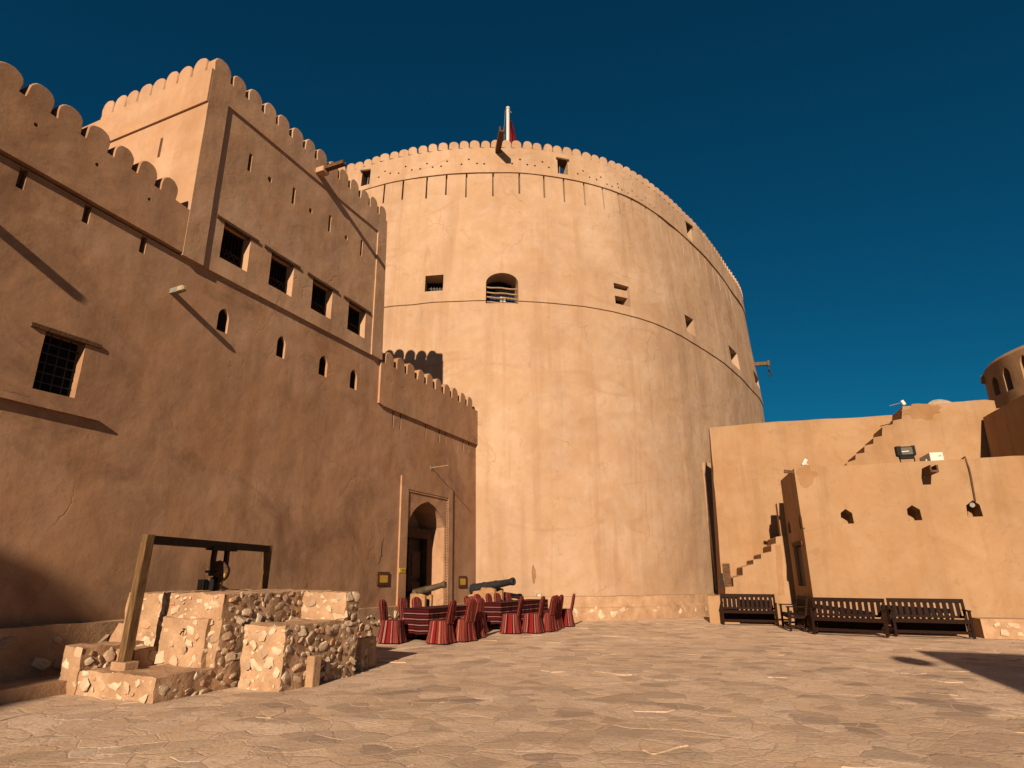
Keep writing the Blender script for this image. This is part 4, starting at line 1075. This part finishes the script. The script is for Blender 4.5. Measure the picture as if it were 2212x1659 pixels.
def tarch(x0, x1, y0, y1):
    a, z1 = turp(*T9((x0 + x1) / 2 - 8, y0)); a2, z0 = turp(*T9((x0 + x1) / 2 + 8, y1))
    aL, _ = turp(*T9(x0, (y0 + y1) / 2)); aR, _ = turp(*T9(x1, (y0 + y1) / 2)); am = (aL + aR) / 2
    wd = min(.9, abs((aR - aL + math.pi) % (2 * math.pi) - math.pi) * TR)
    fr = Frame((TTC.x + TR * math.cos(am), TTC.y + TR * math.sin(am)), (-math.sin(am), math.cos(am)), (math.cos(am), math.sin(am)))
    cutbox(ct, fr, arch_poly(-wd / 2, wd / 2, z0, z1, spring=.7, n=5, point=.7), -.55, .5)
    return fr, (-wd / 2, wd / 2, z0, z1)
tas = [tarch(372, 440, 628, 860), tarch(497, 580, 520, 805), tarch(690, 790, 378, 700)]
tbo = boolean(tb_, ct, 'turret_wall', tt, [m_right])
for fr, q in tas:
    g = MB(fr); g.prism(arch_poly(q[0] + .02, q[1] - .02, q[2] + .02, q[3] - .02, spring=.7, n=5, point=.7), -.53, -.45); g.build('shade_panel', m_shutter, tt)  # dark panel, the inner shade of the opening put into its colour
a, z = turp(*T9(285, 680)); p = Vector((TTC.x + TR * math.cos(a), TTC.y + TR * math.sin(a), z)); u = Vector((math.cos(a), math.sin(a), 0))
g = MB(); g.beam(p - u * .2, p + u * .14 + UPV * .03, .14, .34); g.build('water_spout', m_right, tt, bevel=.03)

# ================================================================== WELL
P2 = G(329, 1520.6)
class WF:
    def __call__(s, p): return P2 + NW * p[0] + DW * p[1] + UPV * p[2]
wf = WF()
well = thing('stone_well', 'rubble stone well at left front, tall block with low steps', 'well', wf((0, 0, 0)))
rw = random.Random(4)
wb = MB()
def blockfaces(x0, x1, y0, y1, z0, z1, dens=26, smin=.035, smax=.105, front=True, right=True, left=True, top=True, bx=0.0, out=.012, back=False, tdens=0):
    """lumpy masonry block; bx widens its foot on the left side"""
    def face(a, b_, c, d_, dn, fl=.30, ou=None):
        U = b_ - a; V = d_ - a; nu = max(2, int(U.length / .05)); nv = max(2, int(V.length / .05))
        wb.tone = .5; wb.patch(a, U, V, nu, nv, .026, 4.2)
        if dn: wb.rubble(a, U, V, dn * 1.5, smin, smax * (1.1 if fl < .3 else 1), rw, out if ou is None else ou, fl)
    p = lambda x, y, z: wf((x, y, z))
    if front: face(p(x0, y0, z0), p(x1, y0, z0), None, p(x0, y0, z1), dens * 1.15, .22, -.004)
    if right: face(p(x1, y0, z0), p(x1, y1, z0), None, p(x1, y0, z1), dens)
    if left: face(p(x0, y1, z0), p(x0, y0, z0), None, p(x0, y1, z1), dens)
    if back: face(p(x1, y1, z0), p(x0, y1, z0), None, p(x1, y1, z1), 0)
    if top: face(p(x0, y0, z1), p(x1, y0, z1), None, p(x0, y1, z1), tdens)
def zat(x, y, ex, ey):
    P = wf((ex, ey, 0)); return at(x, y, P.y).z
zmain = zat(482, 1283.6, 0, .86); zlow_ = zat(617, 1353, .86, 1.2); zst = zat(336.5, 1464, 0, 0); zarm = zat(150, 1396.6, -1.7, 0)
# step, left arm, main block, low front block, back return
blockfaces(-1.83, 0, 0, .88, -.03, zst, 34, .04, .12, tdens=0, left=False)
blockfaces(-1.83, -1.46, -.02, .9, -.03, zarm, 34, .035, .11)
blockfaces(-1.46, -1.1, .45, .9, zst - .05, zarm - .06, 10, .05, .12, left=False)
blockfaces(-2.0, 0, .86, 3.3, -.03, zmain, 48, .03, .12, back=True)
blockfaces(.0, .86, 2.44, 2.78, .4, zmain - .005, 44, .03, .13, back=True, left=False)
blockfaces(.10, .86, 1.2, 2.46, -.03, zlow_, 52, .025, .11, left=False)
blockfaces(.0, .87, 2.44, 2.78, -.03, zlow_, 48, .03, .11, front=False, left=False, top=False)
# sloping left toe of the main block
wb.tone = .5
for z0, z1, e0, e1 in ((0, .45, .42, .30), (.45, .8, .30, .12)):
    wb.patch(wf((-2.0 - e0, .84, z0)), wf((-1.9, .84, z0)) - wf((-2.0 - e0, .84, z0)), wf((-2.0 - e1, .87, z1)) - wf((-2.0 - e0, .84, z0)), 6, 6, .02)
    wb.patch(wf((-2.0 - e0, 2.4, z0)), wf((-2.0 - e0, .84, z0)) - wf((-2.0 - e0, 2.4, z0)), wf((-2.0 - e1, 2.4, z1)) - wf((-2.0 - e0, 2.4, z0)), 16, 5, .02)
wbo = wb.build('masonry', [m_mortar, m_rock], well, 50)
g = MB(); wb = g
blockfaces(-1.18, -.18, .79, .9, zst - .02, zst + .62, 16, .04, .11); g.build('rendered_slab', [m_mortar, m_rock], well, 50)
g = MB(wf); zt_ = zst + .45; g.tube([(-.59, .80, zt_), (-.59, .745, zt_ + .005), (-.59, .72, zt_ - .035)], .010, 6); g.tube([(-.615, .77, zt_ + .035), (-.565, .77, zt_ + .035)], .008, 6); g.tube([(-.59, .77, zt_), (-.59, .77, zt_ + .035)], .007, 6)
g.build('tap', m_black, well)
g = MB(); wb = g
q0, q1, q2 = G(757, 1451), G(777, 1450), G(809, 1441); q3 = q0 + (q2 - q1)
for a_, b_ in ((q0, q1), (q1, q2)):
    wb.patch(a_ - UPV * .03, b_ - a_, UPV * .52, 8, 10, .02, 4.2); wb.rubble(a_, b_ - a_, UPV * .46, 40, .03, .09, rw, .0, .26)
wb.patch(q0 + UPV * .49, q1 - q0, q3 - q0, 6, 8, .02, 4.2); wb.patch(q3 - UPV * .03, q0 - q3, UPV * .52, 8, 10, .02, 4.2)
sbk = g.build('stone_block', [m_mortar, m_rock], None, 50); tag(sbk, 'knee-high stone block at the right end of the well', 'stone block')
g = MB(wf); pr2 = [(.87, 1.66), (1.01, 1.66), (1.01, 1.82), (.87, 1.82)]
g.hexa(pr2, -.02, .40); sps = g.build('stone_post', m_mortar, None, bevel=.015); tag(sps, 'short upright stone post leaning on the right face of the well', 'stone post')
# hoist frame over the well
EX = None
pL = G(266, 1446, zst); vL = pL - P2; exL, eyL = vL.dot(NW), vL.dot(DW)
zTop = at(333, 1158, pL.y + .05).z
pRy = None
hf = thing('well_hoist', 'weathered timber hoist frame with pulley standing over the stone well', 'hoist', tuple(pL))
base = Vector((pL.x, pL.y, zst)); top = Vector((pL.x + .01, pL.y + .02, zTop))
# right post: same height, found along its top pixel
r = ray(579, 1180); tR = (zTop - CAMH) / r.z; pRt = CAM + r * tR
def post(a, b_, wd): 
    g = MB(); g.beam(a, b_, wd, wd, DW); return g
post(base - UPV * .02, top + UPV * .02, .125).build('post', m_oldwood, hf, bevel=.008)
post(Vector((pRt.x, pRt.y, .3)), pRt + UPV * .02, .12).build('post', m_oldwood, hf, bevel=.008)
bdir = (pRt - top).normalized()
g = MB(); g.beam(top - bdir * .0 - UPV * .05, pRt - UPV * .05, .11, .12); g.build('crossbeam', m_shutter, hf, bevel=.006)
g = MB(); g.beam(base + UPV * .0 - NW * .13 - DW * .0, base + NW * .16, .2, .2); g.build('foot_block', m_mortar, hf, bevel=.01)
def bpt(px, py):
    # point on the vertical plane of the frame
    nrm = bdir.cross(UPV).normalized(); r = ray(px, py); t = (top - CAM).dot(nrm) / r.dot(nrm); return CAM + r * t
Z4 = lambda x, y: ((500 + x / 3.687) * .576, (1970 + y / 3.687) * .576)
b0, b1 = bpt(*Z4(1055, 310)), bpt(*Z4(1393, 335)); 
g = MB(); g.beam(b0 - UPV * .0, b1, .14, .07); g.build('hanger', m_black, hf)
for xa, xb in ((1130, 1068), (1300, 1262)):
    g = MB(); g.beam(bpt(*Z4(xa, 335)), bpt(*Z4(xb, 700)), .06, .075); g.build('hanger_arm', m_shutter, hf)
wc = bpt(*Z4(1170, 645)); side = bdir.cross(UPV).normalized()
ang = math.atan2(bdir.y, bdir.x)
g = MB(); g.lathe([(-.07, .17), (-.055, .18), (-.02, .145), (.02, .145), (.055, .18), (.07, .17)], 24, Matrix.Translation(wc) @ Matrix.Rotation(ang + R_(18), 4, 'Z')); g.build('pulley_wheel', m_lintel, hf, 40)
g = MB(); g.tube([bpt(*Z4(995, 640)), bpt(*Z4(1310, 648))], .022, 8); g.build('axle', m_iron, hf)
g = MB(); dn_ = bpt(*Z4(1060, 915)); g.tube([wc - bdir * .03 - UPV * .02 + side * .15, wc - UPV * .2 + side * .1, dn_ - UPV * .3], .014, 6); g.build('rope', m_rope, hf)
g = MB(); rp = [wc + bdir * .0 + UPV * .185, wc + side * .10 + UPV * .15, wc + side * .185, bpt(*Z4(1205, 760)), bpt(*Z4(1150, 915)) - UPV * .1]; g.tube(rp, .009, 6); g.build('rope', m_oldwood, hf)
g = MB(); k0 = bpt(*Z4(1130, 720)); g.beam(k0, bpt(*Z4(1090, 940)), .10, .10); g.build('bucket_guide', m_black, hf)
# black box added in place of a dark opening in the wall behind
s0, z1 = W(Z4(893, 748), .0); s1, z0 = W(Z4(1075, 915), 0)
t = thing('black_box', 'black box standing in for a dark opening in the left wall behind the well hoist', 'dark_box', FW((s0, 0, .8)))
g = MB(FW); g.prism(rect(s0, s1, z0 - .15, z1), 0, .16); g.build('box_body', m_black, t, bevel=.01)
g = MB(FW); g.prism(rect(s0 + .05, s1 - .05, z0 - .1, z1 - .05), .16, .17); g.build('box_front', m_dark, t)

# ================================================================== FURNITURE
GZ = .016
def chair_mesh(seed):
    rg = random.Random(seed); sk = MB(); n = 56; rings = []; W0 = .225
    def loop(z, wd, amp, phs):
        out = []
        for k in range(n):
            a = 2 * math.pi * k / n; c, s = math.cos(a), math.sin(a); e = .32
            x = wd * math.copysign(abs(c) ** e, c); y = wd * math.copysign(abs(s) ** e, s)
            f = 1 + amp * (.7 * math.sin(8 * a + phs + 6 * z) + .6 * math.sin(13 * a + 2 * phs) + .6 * math.sin(5 * a + phs) * math.cos(3 * phs + 9 * z))
            out.append((x * f, y * f, z))
        return out
    ph = rg.uniform(0, 6)
    lv = [(.485, .19, 0), (.478, .215, 0), (.45, .222, .004), (.36, .228, .012), (.24, .243, .035), (.12, .260, .058), (.015, .282, .078)]
    vs = []; uvs = []; per = 0
    for z, wd, am in lv: vs += loop(z, wd, am, ph)
    for j, (z, wd, am) in enumerate(lv):
        for k in range(n): uvs.append((k / n * 1.75, z))
    fs = [[j * n + k, (j + 1) * n + k, (j + 1) * n + (k + 1) % n, j * n + (k + 1) % n] for j in range(len(lv) - 1) for k in range(n - 1)]
    o = len(vs)
    for j in range(len(lv)): vs.append(vs[j * n]); uvs.append((1.75, lv[j][0]))
    fs += [[j * n + n - 1, (j + 1) * n + n - 1, o + j + 1, o + j] for j in range(len(lv) - 1)]
    sk.add(vs, fs, uvs)
    top = [vs[k] for k in range(n)]; sk.add(top + [(0, 0, .50)], [[k, (k + 1) % n, n] for k in range(n)], [(p[0] + .3, p[1]) for p in top] + [(.3, 0)])
    bk = MB(); m = 13; zs = [.42, .5, .58, .66, .74, .80, .85, .89, .92, .935]; vs = []; uvs = []
    for side in (0, 1):
        for z in zs:
            hw = .195 if z <= .78 else .195 * math.sqrt(max(.03, 1 - ((z - .78) / .158) ** 2))
            for i in range(m):
                u = -1 + 2 * i / (m - 1); y0 = -.205 - (z - .45) * .20
                th = .042 * math.sqrt(max(0, 1 - u ** 4)) * (1 if z < .85 else math.sqrt(max(.02, 1 - ((z - .85) / .087) ** 2)))
                wv = .006 * math.sin(u * 9 + z * 8 + ph)
                vs.append((u * hw, y0 + (th if side else -th) + wv, z)); uvs.append((u * .2 + .31 + side * .5, z))
    L = len(zs) * m
    fs = []
    for sd in (0, 1):
        for j in range(len(zs) - 1):
            for i in range(m - 1):
                q = [sd * L + j * m + i, sd * L + j * m + i + 1, sd * L + (j + 1) * m + i + 1, sd * L + (j + 1) * m + i]
                fs.append(q if sd == 0 else q[::-1])
    for j in range(len(zs) - 1):
        fs.append([j * m, (j + 1) * m, L + (j + 1) * m, L + j * m]); fs.append([j * m + m - 1, L + j * m + m - 1, L + (j + 1) * m + m - 1, (j + 1) * m + m - 1])
    fs.append([(len(zs) - 1) * m + i for i in range(m)] + [L + (len(zs) - 1) * m + i for i in reversed(range(m))])
    bk.add(vs, fs, uvs)
    return sk, bk
def make_chair(seed, mat):
    t = thing('banquet_chair', 'x', 'chair', (0, 0, 0), 0, 'striped covered chairs around the tables')
    sk, bk = chair_mesh(seed)
    sk.build('seat_cover', mat, t, 50, local=True); bk.build('back_cover', mat, t, 50, local=True); return t
protos = [make_chair(1, m_vert), make_chair(2, m_vertd), make_chair(3, m_vert)]
usedp = [False] * 3
def chair(px, py, face, label, p=0, loc=None):
    P = loc or G(px, py, GZ); P = Vector((P.x, P.y, GZ)); rz = R_(90 - face) - math.pi / 2     # face: azimuth from +Y, clockwise
    if not usedp[p]:
        o = protos[p]; usedp[p] = True; o.location = P; o.rotation_euler = (0, 0, rz); o['label'] = label; return o
    return dup(protos[p], P, rz, label)

AX = R_(28); TD = Vector((math.sin(AX), math.cos(AX), 0)); TN = Vector((math.cos(AX), -math.sin(AX), 0))
def table_mesh(L, Wd):
    t = thing('folding_table', 'x', 'table', (0, 0, 0), 0, 'folding tables under striped cloths')
    g = MB(); g.box(-Wd / 2, Wd / 2, 0, L, .685, .715); g.build('tabletop', m_lintel, t, local=True)
    for x in (-Wd / 2 + .06, Wd / 2 - .06):
        for y in (.08, L - .08):
            g = MB(); g.tube([(x, y, 0), (x, y, .69)], .016, 8); g.build('leg', m_black, t, local=True)
    return t
def cloth_mesh(L, Wd, hem=.10, seed=0):
    b = MB(); e = .012; hw = Wd / 2 + e; pts = []
    def edge(a, c, n): return [(a[0] + (c[0] - a[0]) * i / n, a[1] + (c[1] - a[1]) * i / n) for i in range(n)]
    ring = edge((-hw, -e), (hw, -e), 22) + edge((hw, -e), (hw, L + e), 40) + edge((hw, L + e), (-hw, L + e), 22) + edge((-hw, L + e), (-hw, -e), 40)
    n = len(ring); lv = [.722, .712, .66, .55, .42, .28, .18, hem]; vs = []; uvs = []; s = 0
    for j, z in enumerate(lv):
        dr = (.722 - z)
        for k, (x, y) in enumerate(ring):
            a = 2 * math.pi * k / n; w = dr * .045 * math.sin(k * .55 + seed) + dr * .02 * math.sin(k * 1.3 + seed * 2); cx, cy = x, y - L / 2; l = math.hypot(cx, cy)
            nx, ny = (0, math.copysign(1, cy)) if abs(abs(cy) - L / 2 - e) < .002 else (math.copysign(1, cx), 0)
            sg = .012 * math.sin(k * .33 + seed) * dr / .6
            vs.append((x + nx * (w + .02 * dr), y + ny * (w + .02 * dr), z + (sg if j else 0))); uvs.append((k * .04, z + sg * .5))
    fs = [[j * n + k, j * n + (k + 1) % n, (j + 1) * n + (k + 1) % n, (j + 1) * n + k] for j in range(len(lv) - 1) for k in range(n)]
    b.add(vs, fs, uvs)
    gx, gy = 6, 14; tv = [(-hw + 2 * hw * i / gx, -e + (L + 2 * e) * j / gy, .722) for j in range(gy + 1) for i in range(gx + 1)]
    b.add(tv, [[j * (gx + 1) + i, j * (gx + 1) + i + 1, (j + 1) * (gx + 1) + i + 1, (j + 1) * (gx + 1) + i] for j in range(gy) for i in range(gx)], [(p[1], p[0]) for p in tv])
    return b
tl1, tr1 = G(869, 1385), G(925, 1388); mid1 = (tl1 + tr1) / 2
tl2, tr2 = G(1038, 1361), G(1081, 1363.5); mid2 = (tl2 + tr2) / 2
tabs = [(mid1, 1.75, .70, 'folding table standing nearest the well under a striped cloth', 'red striped cloth over the table nearest the well'),
        (mid2, 1.58, .66, 'middle folding table of the three under a striped cloth', 'red striped cloth over the middle table beside the bluish cannon'),
        (mid2 + TD * 1.66, 1.5, .66, 'farthest folding table from the well under a striped cloth', 'red striped cloth over the table farthest from the well')]
for i, (P, L, Wd, l1, l2) in enumerate(tabs):
    rz = -AX
    t = table_mesh(L, Wd); t['label'] = l1; t.location = (P.x, P.y, GZ); t.rotation_euler = (0, 0, rz)
    o = cloth_mesh(L, Wd, .16, i * 1.7).build('tablecloth', m_horz, None, 50); o.location = (P.x, P.y, GZ); o.rotation_euler = (0, 0, rz)
    tag(o, l2, 'tablecloth', 'striped tablecloths')
def tpt(i, along, side): return tabs[i][0] + TD * along + TN * side
LF, RF = 118, -62         # facing right-near / left-far
chair(846, 1388, 105, 'striped chair in full sun at the near left corner of the table nearest the well', 0)
chair(0, 0, 120, 'second striped chair along the left side of the table nearest the well', 0, tpt(0, .62, -.62))
chair(0, 0, 125, 'third striped chair along the left side of the table nearest the well', 2, tpt(0, 1.22, -.66))
chair(952, 1389, -70, 'largest looking striped chair, faded orange, at the near right corner of the first table', 1)
chair(997, 1384, -58, 'striped chair with shaded back, second on the right side of the first table', 1)
chair(1017, 1377, -58, 'striped chair with shaded back, third on the right side of the first table', 1)
chair(0, 0, 200, 'striped chair at the far end of the table nearest the well', 2, tpt(0, 2.1, .12))
chair(1028, 1366, 110, 'striped chair squeezed at the near left corner of the middle table', 0)
chair(0, 0, 122, 'striped chair before the bluish cannon, left side of the middle table, near end', 2, tpt(1, .80, -.66))
chair(0, 0, 118, 'striped chair on the left side of the middle table, far end', 0, tpt(1, 1.50, -.66))
chair(0, 0, 124, 'striped chair on the left side of the farthest table, near end', 2, tpt(1, 2.02, -.66))
chair(0, 0, 118, 'striped chair on the left side of the farthest table, far end', 0, tpt(1, 2.72, -.62))
chair(1105, 1367, -76, 'bright red striped chair on the right side of the middle table, nearest the viewer', 0)
chair(1152, 1366, -72, 'bright red striped chair at the near right corner of the farthest table', 2)
chair(1178, 1363, -60, 'striped chair turned away, third on the right side of the far tables', 1)
chair(1184, 1360, -60, 'striped chair in the huddle, fourth on the right side of the far tables', 1)
chair(1194, 1357, -66, 'striped chair in the huddle, last on the right side of the far tables', 1)
chair(1221, 1352, -82, 'lone striped chair standing apart at the right end of the tables', 2)

# cannons
def cannon(loc, rz, elev, mat, label, sc, rk=1.0):
    t = thing('cannon', label, 'cannon', loc, rz, 'cannons before the portal')
    M_ = Matrix.Translation((-.05 * sc, 0, .90 * sc)) @ Matrix.Rotation(-R_(elev), 4, 'Y') @ Matrix.Scale(sc, 4) @ Matrix.Diagonal((1, rk, rk, 1))
    g = MB(); g.lathe([(-.72, .0), (-.70, .045), (-.66, .055), (-.62, .035), (-.60, .05), (-.585, .125), (-.55, .14), (-.5, .142), (-.49, .15), (-.46, .15), (-.45, .135), (-.15, .125), (-.14, .135), (-.11, .135), (-.10, .118), (.25, .108), (.26, .116), (.28, .116), (.29, .10), (.72, .082), (.74, .095), (.80, .105), (.83, .10), (.84, .088), (.84, .045), (.60, .042)], 24, M_)
    g.build('barrel', mat, t, 35, local=True)
    g = MB(); g.tube([M_ @ Vector((.02, -.21, -.03)), M_ @ Vector((.02, .21, -.03))], .045 * sc, 10); g.build('trunnion', mat, t, local=True)
    for y in (-.17, .17):
        g = MB(Frame((0, y * sc, 0), (1, 0), (0, -1)) )
        g.prism([(a * sc, c * sc) for a, c in ((-.86, .16), (.30, .16), (.30, .83), (.16, .87), (-.12, .87), (-.16, .80), (-.40, .77), (-.42, .70), (-.62, .66), (-.64, .58), (-.86, .54))], -.045 * sc, .045 * sc)
        g.build('cheek', m_gunwood, t, local=True, bevel=.008)
    for x in (-.55, .22):
        g = MB(); g.box((x - .06) * sc, (x + .06) * sc, -.30 * sc, .30 * sc, .12 * sc, .24 * sc); ax = g.build('axle', m_gunwood, t, local=True)
        for y in (-.26, .26):
            rr = .16 if x < 0 else .185
            g = MB(); M2 = Matrix.Translation((x * sc, y * sc, rr * sc)) @ Matrix.Rotation(math.pi / 2, 4, 'Z') @ Matrix.Scale(sc, 4)
            g.lathe([(-.045, .0), (-.045, rr - .01), (-.04, rr), (.04, rr), (.045, rr - .01), (.045, .05), (.07, .045), (.07, 0)], 20, M2); g.build('wheel', m_black, t, 35, local=True)
    g = MB(); g.box(-.1 * sc, .02 * sc, -.13 * sc, .13 * sc, .22 * sc, .40 * sc); g.build('bed', m_gunwood, t, local=True)
    g = MB()
    for x, z in ((-.5, .28), (-.1, .35), (.2, .5), (.24, .28)): g.tube([(x * sc, -.225 * sc, z * sc), (x * sc, -.205 * sc, z * sc)], .022 * sc, 7)
    g.build('bolts', m_iron, t, local=True)
    return t
c1p = at(905, 1284, 18.4); cannon((c1p.x, 18.4, GZ), R_(-22), 14, m_bronze, 'bronze cannon on a stepped wooden carriage in front of the portal', 1.12, .82)
c2p = at(1058, 1284, 21.2); cannon((c2p.x, 21.2, GZ), R_(-34), 9, m_iron, 'bluish black iron cannon on a wooden carriage against the round tower', 1.25, .98)

# benches
def make_bench(L):
    t = thing('garden_bench', 'x', 'bench', (0, 0, 0), 0, 'dark slatted wooden benches')
    h = L / 2
    g = MB()
    for i in range(5): g.box(-h + .03, h - .03, -.02 - .1 * i - .085, -.02 - .1 * i, .40 - .006 * i, .425 - .006 * i)
    g.box(-h + .04, h - .04, .0, .025, .335, .425); g.build('seat', m_bench, t, local=True, bevel=.004)
    bk = MB(); tilt = lambda z: -.46 - (z - .42) * .20
    def tb(x0, x1, z0, z1, th, o=0.0):
        bk.add([(x, tilt(z) + y + o, z) for z in (z0, z1) for x, y in ((x0, 0), (x1, 0), (x1, th), (x0, th))], [[3, 2, 1, 0], [4, 5, 6, 7]] + [[i, (i + 1) % 4, (i + 1) % 4 + 4, i + 4] for i in range(4)])
    tb(-h + .03, h - .03, .80, .90, .035); tb(-h + .03, h - .03, .44, .50, .035)
    n = 11; pitch = (L - .16) / n
    for i in range(n):
        c = -h + .08 + pitch * (i + .5); w = pitch * .335
        tb(c - w, c + w, .50, .80, .02, .008)
    bk.build('backrest', m_bench, t, local=True, bevel=.003)
    g = MB(); g.box(-h + .07, h - .07, -.455, -.435, .15, .41); g.build('back_panel', m_bench, t, local=True)
    for x in (-h + .005, h - .065):
        g = MB(); g.box(x, x + .06, -.04, .02, 0, .62); g.build('leg', m_bench, t, local=True, bevel=.004)
        g = MB(); g.add([(x + a, tilt(z) + y, z) for z in (0, .90) for a, y in ((0, -.01), (.06, -.01), (.06, .05), (0, .05))], [[3, 2, 1, 0], [4, 5, 6, 7]] + [[i, (i + 1) % 4, (i + 1) % 4 + 4, i + 4] for i in range(4)]); g.build('leg', m_bench, t, local=True, bevel=.004)
        g = MB(); g.box(x - .012, x + .072, -.52, .045, .62, .65); g.build('armrest', m_bench, t, local=True, bevel=.006)
        g = MB(); g.box(x + .012, x + .048, -.42, -.02, .10, .155); g.box(x + .012, x + .048, -.42, -.02, .33, .39); g.build('side_rail', m_bench, t, local=True)
    g = MB(); g.box(-h + .065, h - .065, -.03, .0, .09, .16); g.box(-h + .065, h - .065, -.5, -.47, .09, .16); g.build('stretcher', m_bench, t, local=True)
    return t
bprot = make_bench(1.62)
def bench(pl0, pr0, label, first=False, loc=None, rz=None):
    if loc is None:
        a, c = G(*pl0), G(*pr0); m = (a + c) / 2; d = (c - a); rz = math.atan2(-d.y, -d.x); loc = Vector((m.x, m.y, GZ))
        k = d.length / 1.62
    else: k = 1
    o = bprot if first else dup(bprot, loc, rz, label)
    o.location = loc; o.rotation_euler = (0, 0, rz); o['label'] = label
    o.scale = (k, 1, 1) if abs(k - 1) > .01 else (1, 1, 1)
    return o
bench((1561, 1350), (1684, 1353), 'dark slatted bench below the lower staircase, leftmost of the benches', True)
bench((1757, 1371), (1921, 1379), 'dark slatted bench facing the court, directly beside the end-on bench')
bench((1934, 1376), (2110, 1382), 'dark slatted bench under the middle niches, rightmost of the benches')
pe = G(1728, 1369); rzE = math.atan2(NR.y, NR.x)
fdn = fd.normalized(); ptn = G(1695, 1357); pte = G(1752, 1371)
bench(None, None, 'dark slatted bench seen end-on at the corner of the guard house', False, Vector((7.95, 18.75, GZ)), R_(74))

# ================================================================== buildings behind the viewer that throw the shadows in view
def hall(name, label, corner, ux, uy, lx, ly, h, mat):
    t = thing(name, label, 'building', corner)
    c = Vector(corner); q = [c, c + ux * lx, c + ux * lx + uy * ly, c + uy * ly]
    g = MB(); g.hexa([(p.x, p.y) for p in q], -.2, h); g.build('walls', mat, t)
    g = MB(); n = int(lx / .6)
    return t
tipG = G(1975, 1405); hR = 7.0; cR = tipG + Vector((SUN.x, SUN.y, 0)) * (hR / SUN.z)
hall('opposite_house', 'plain plastered house behind the viewer to the right', (cR.x, cR.y, 0), NW, Vector((-math.sin(R_(18.5)), -math.cos(R_(18.5)), 0)), 12, 14, hR, m_right)
gp_ = G(1970, 1428); hl = 7.15; lp = gp_ + Vector((SUN.x, SUN.y, 0)) * (hl / SUN.z)
t = thing('globe_lamp', 'round lamp on an arm over the roof of the house behind the viewer', 'lamp', (lp.x, lp.y, hl))
g = MB(); g.lathe([(.27 * -math.cos(k * math.pi / 12), .27 * math.sin(k * math.pi / 12) + .0001) for k in range(13)], 20, Matrix.Translation((lp.x, lp.y, hl))); g.build('globe', m_white, t, 60)
g = MB(); g.tube([(lp.x, lp.y, hl), (lp.x + NW.x * 1.1, lp.y + NW.y * 1.1, hl)], .02, 6); g.tube([(lp.x + NW.x * 1.1, lp.y + NW.y * 1.1, hl), (lp.x + NW.x * 1.1, lp.y + NW.y * 1.1, 6.9)], .03, 6); g.build('arm', m_black, t)
hL = 16.0; xL = -6.0 + SUN.x / SUN.z * hL; yL = 13.0 + SUN.y / SUN.z * hL
hall('left_house', 'plain plastered house behind the viewer to the left', (xL, yL, 0), Vector((-1, 0, 0)), Vector((0, -1, 0)), 3.4, 20, hL, m_right)
print('SCENE BUILT', len(bpy.data.objects), 'merlon', MH, ZG, 'ztopr', z0_)
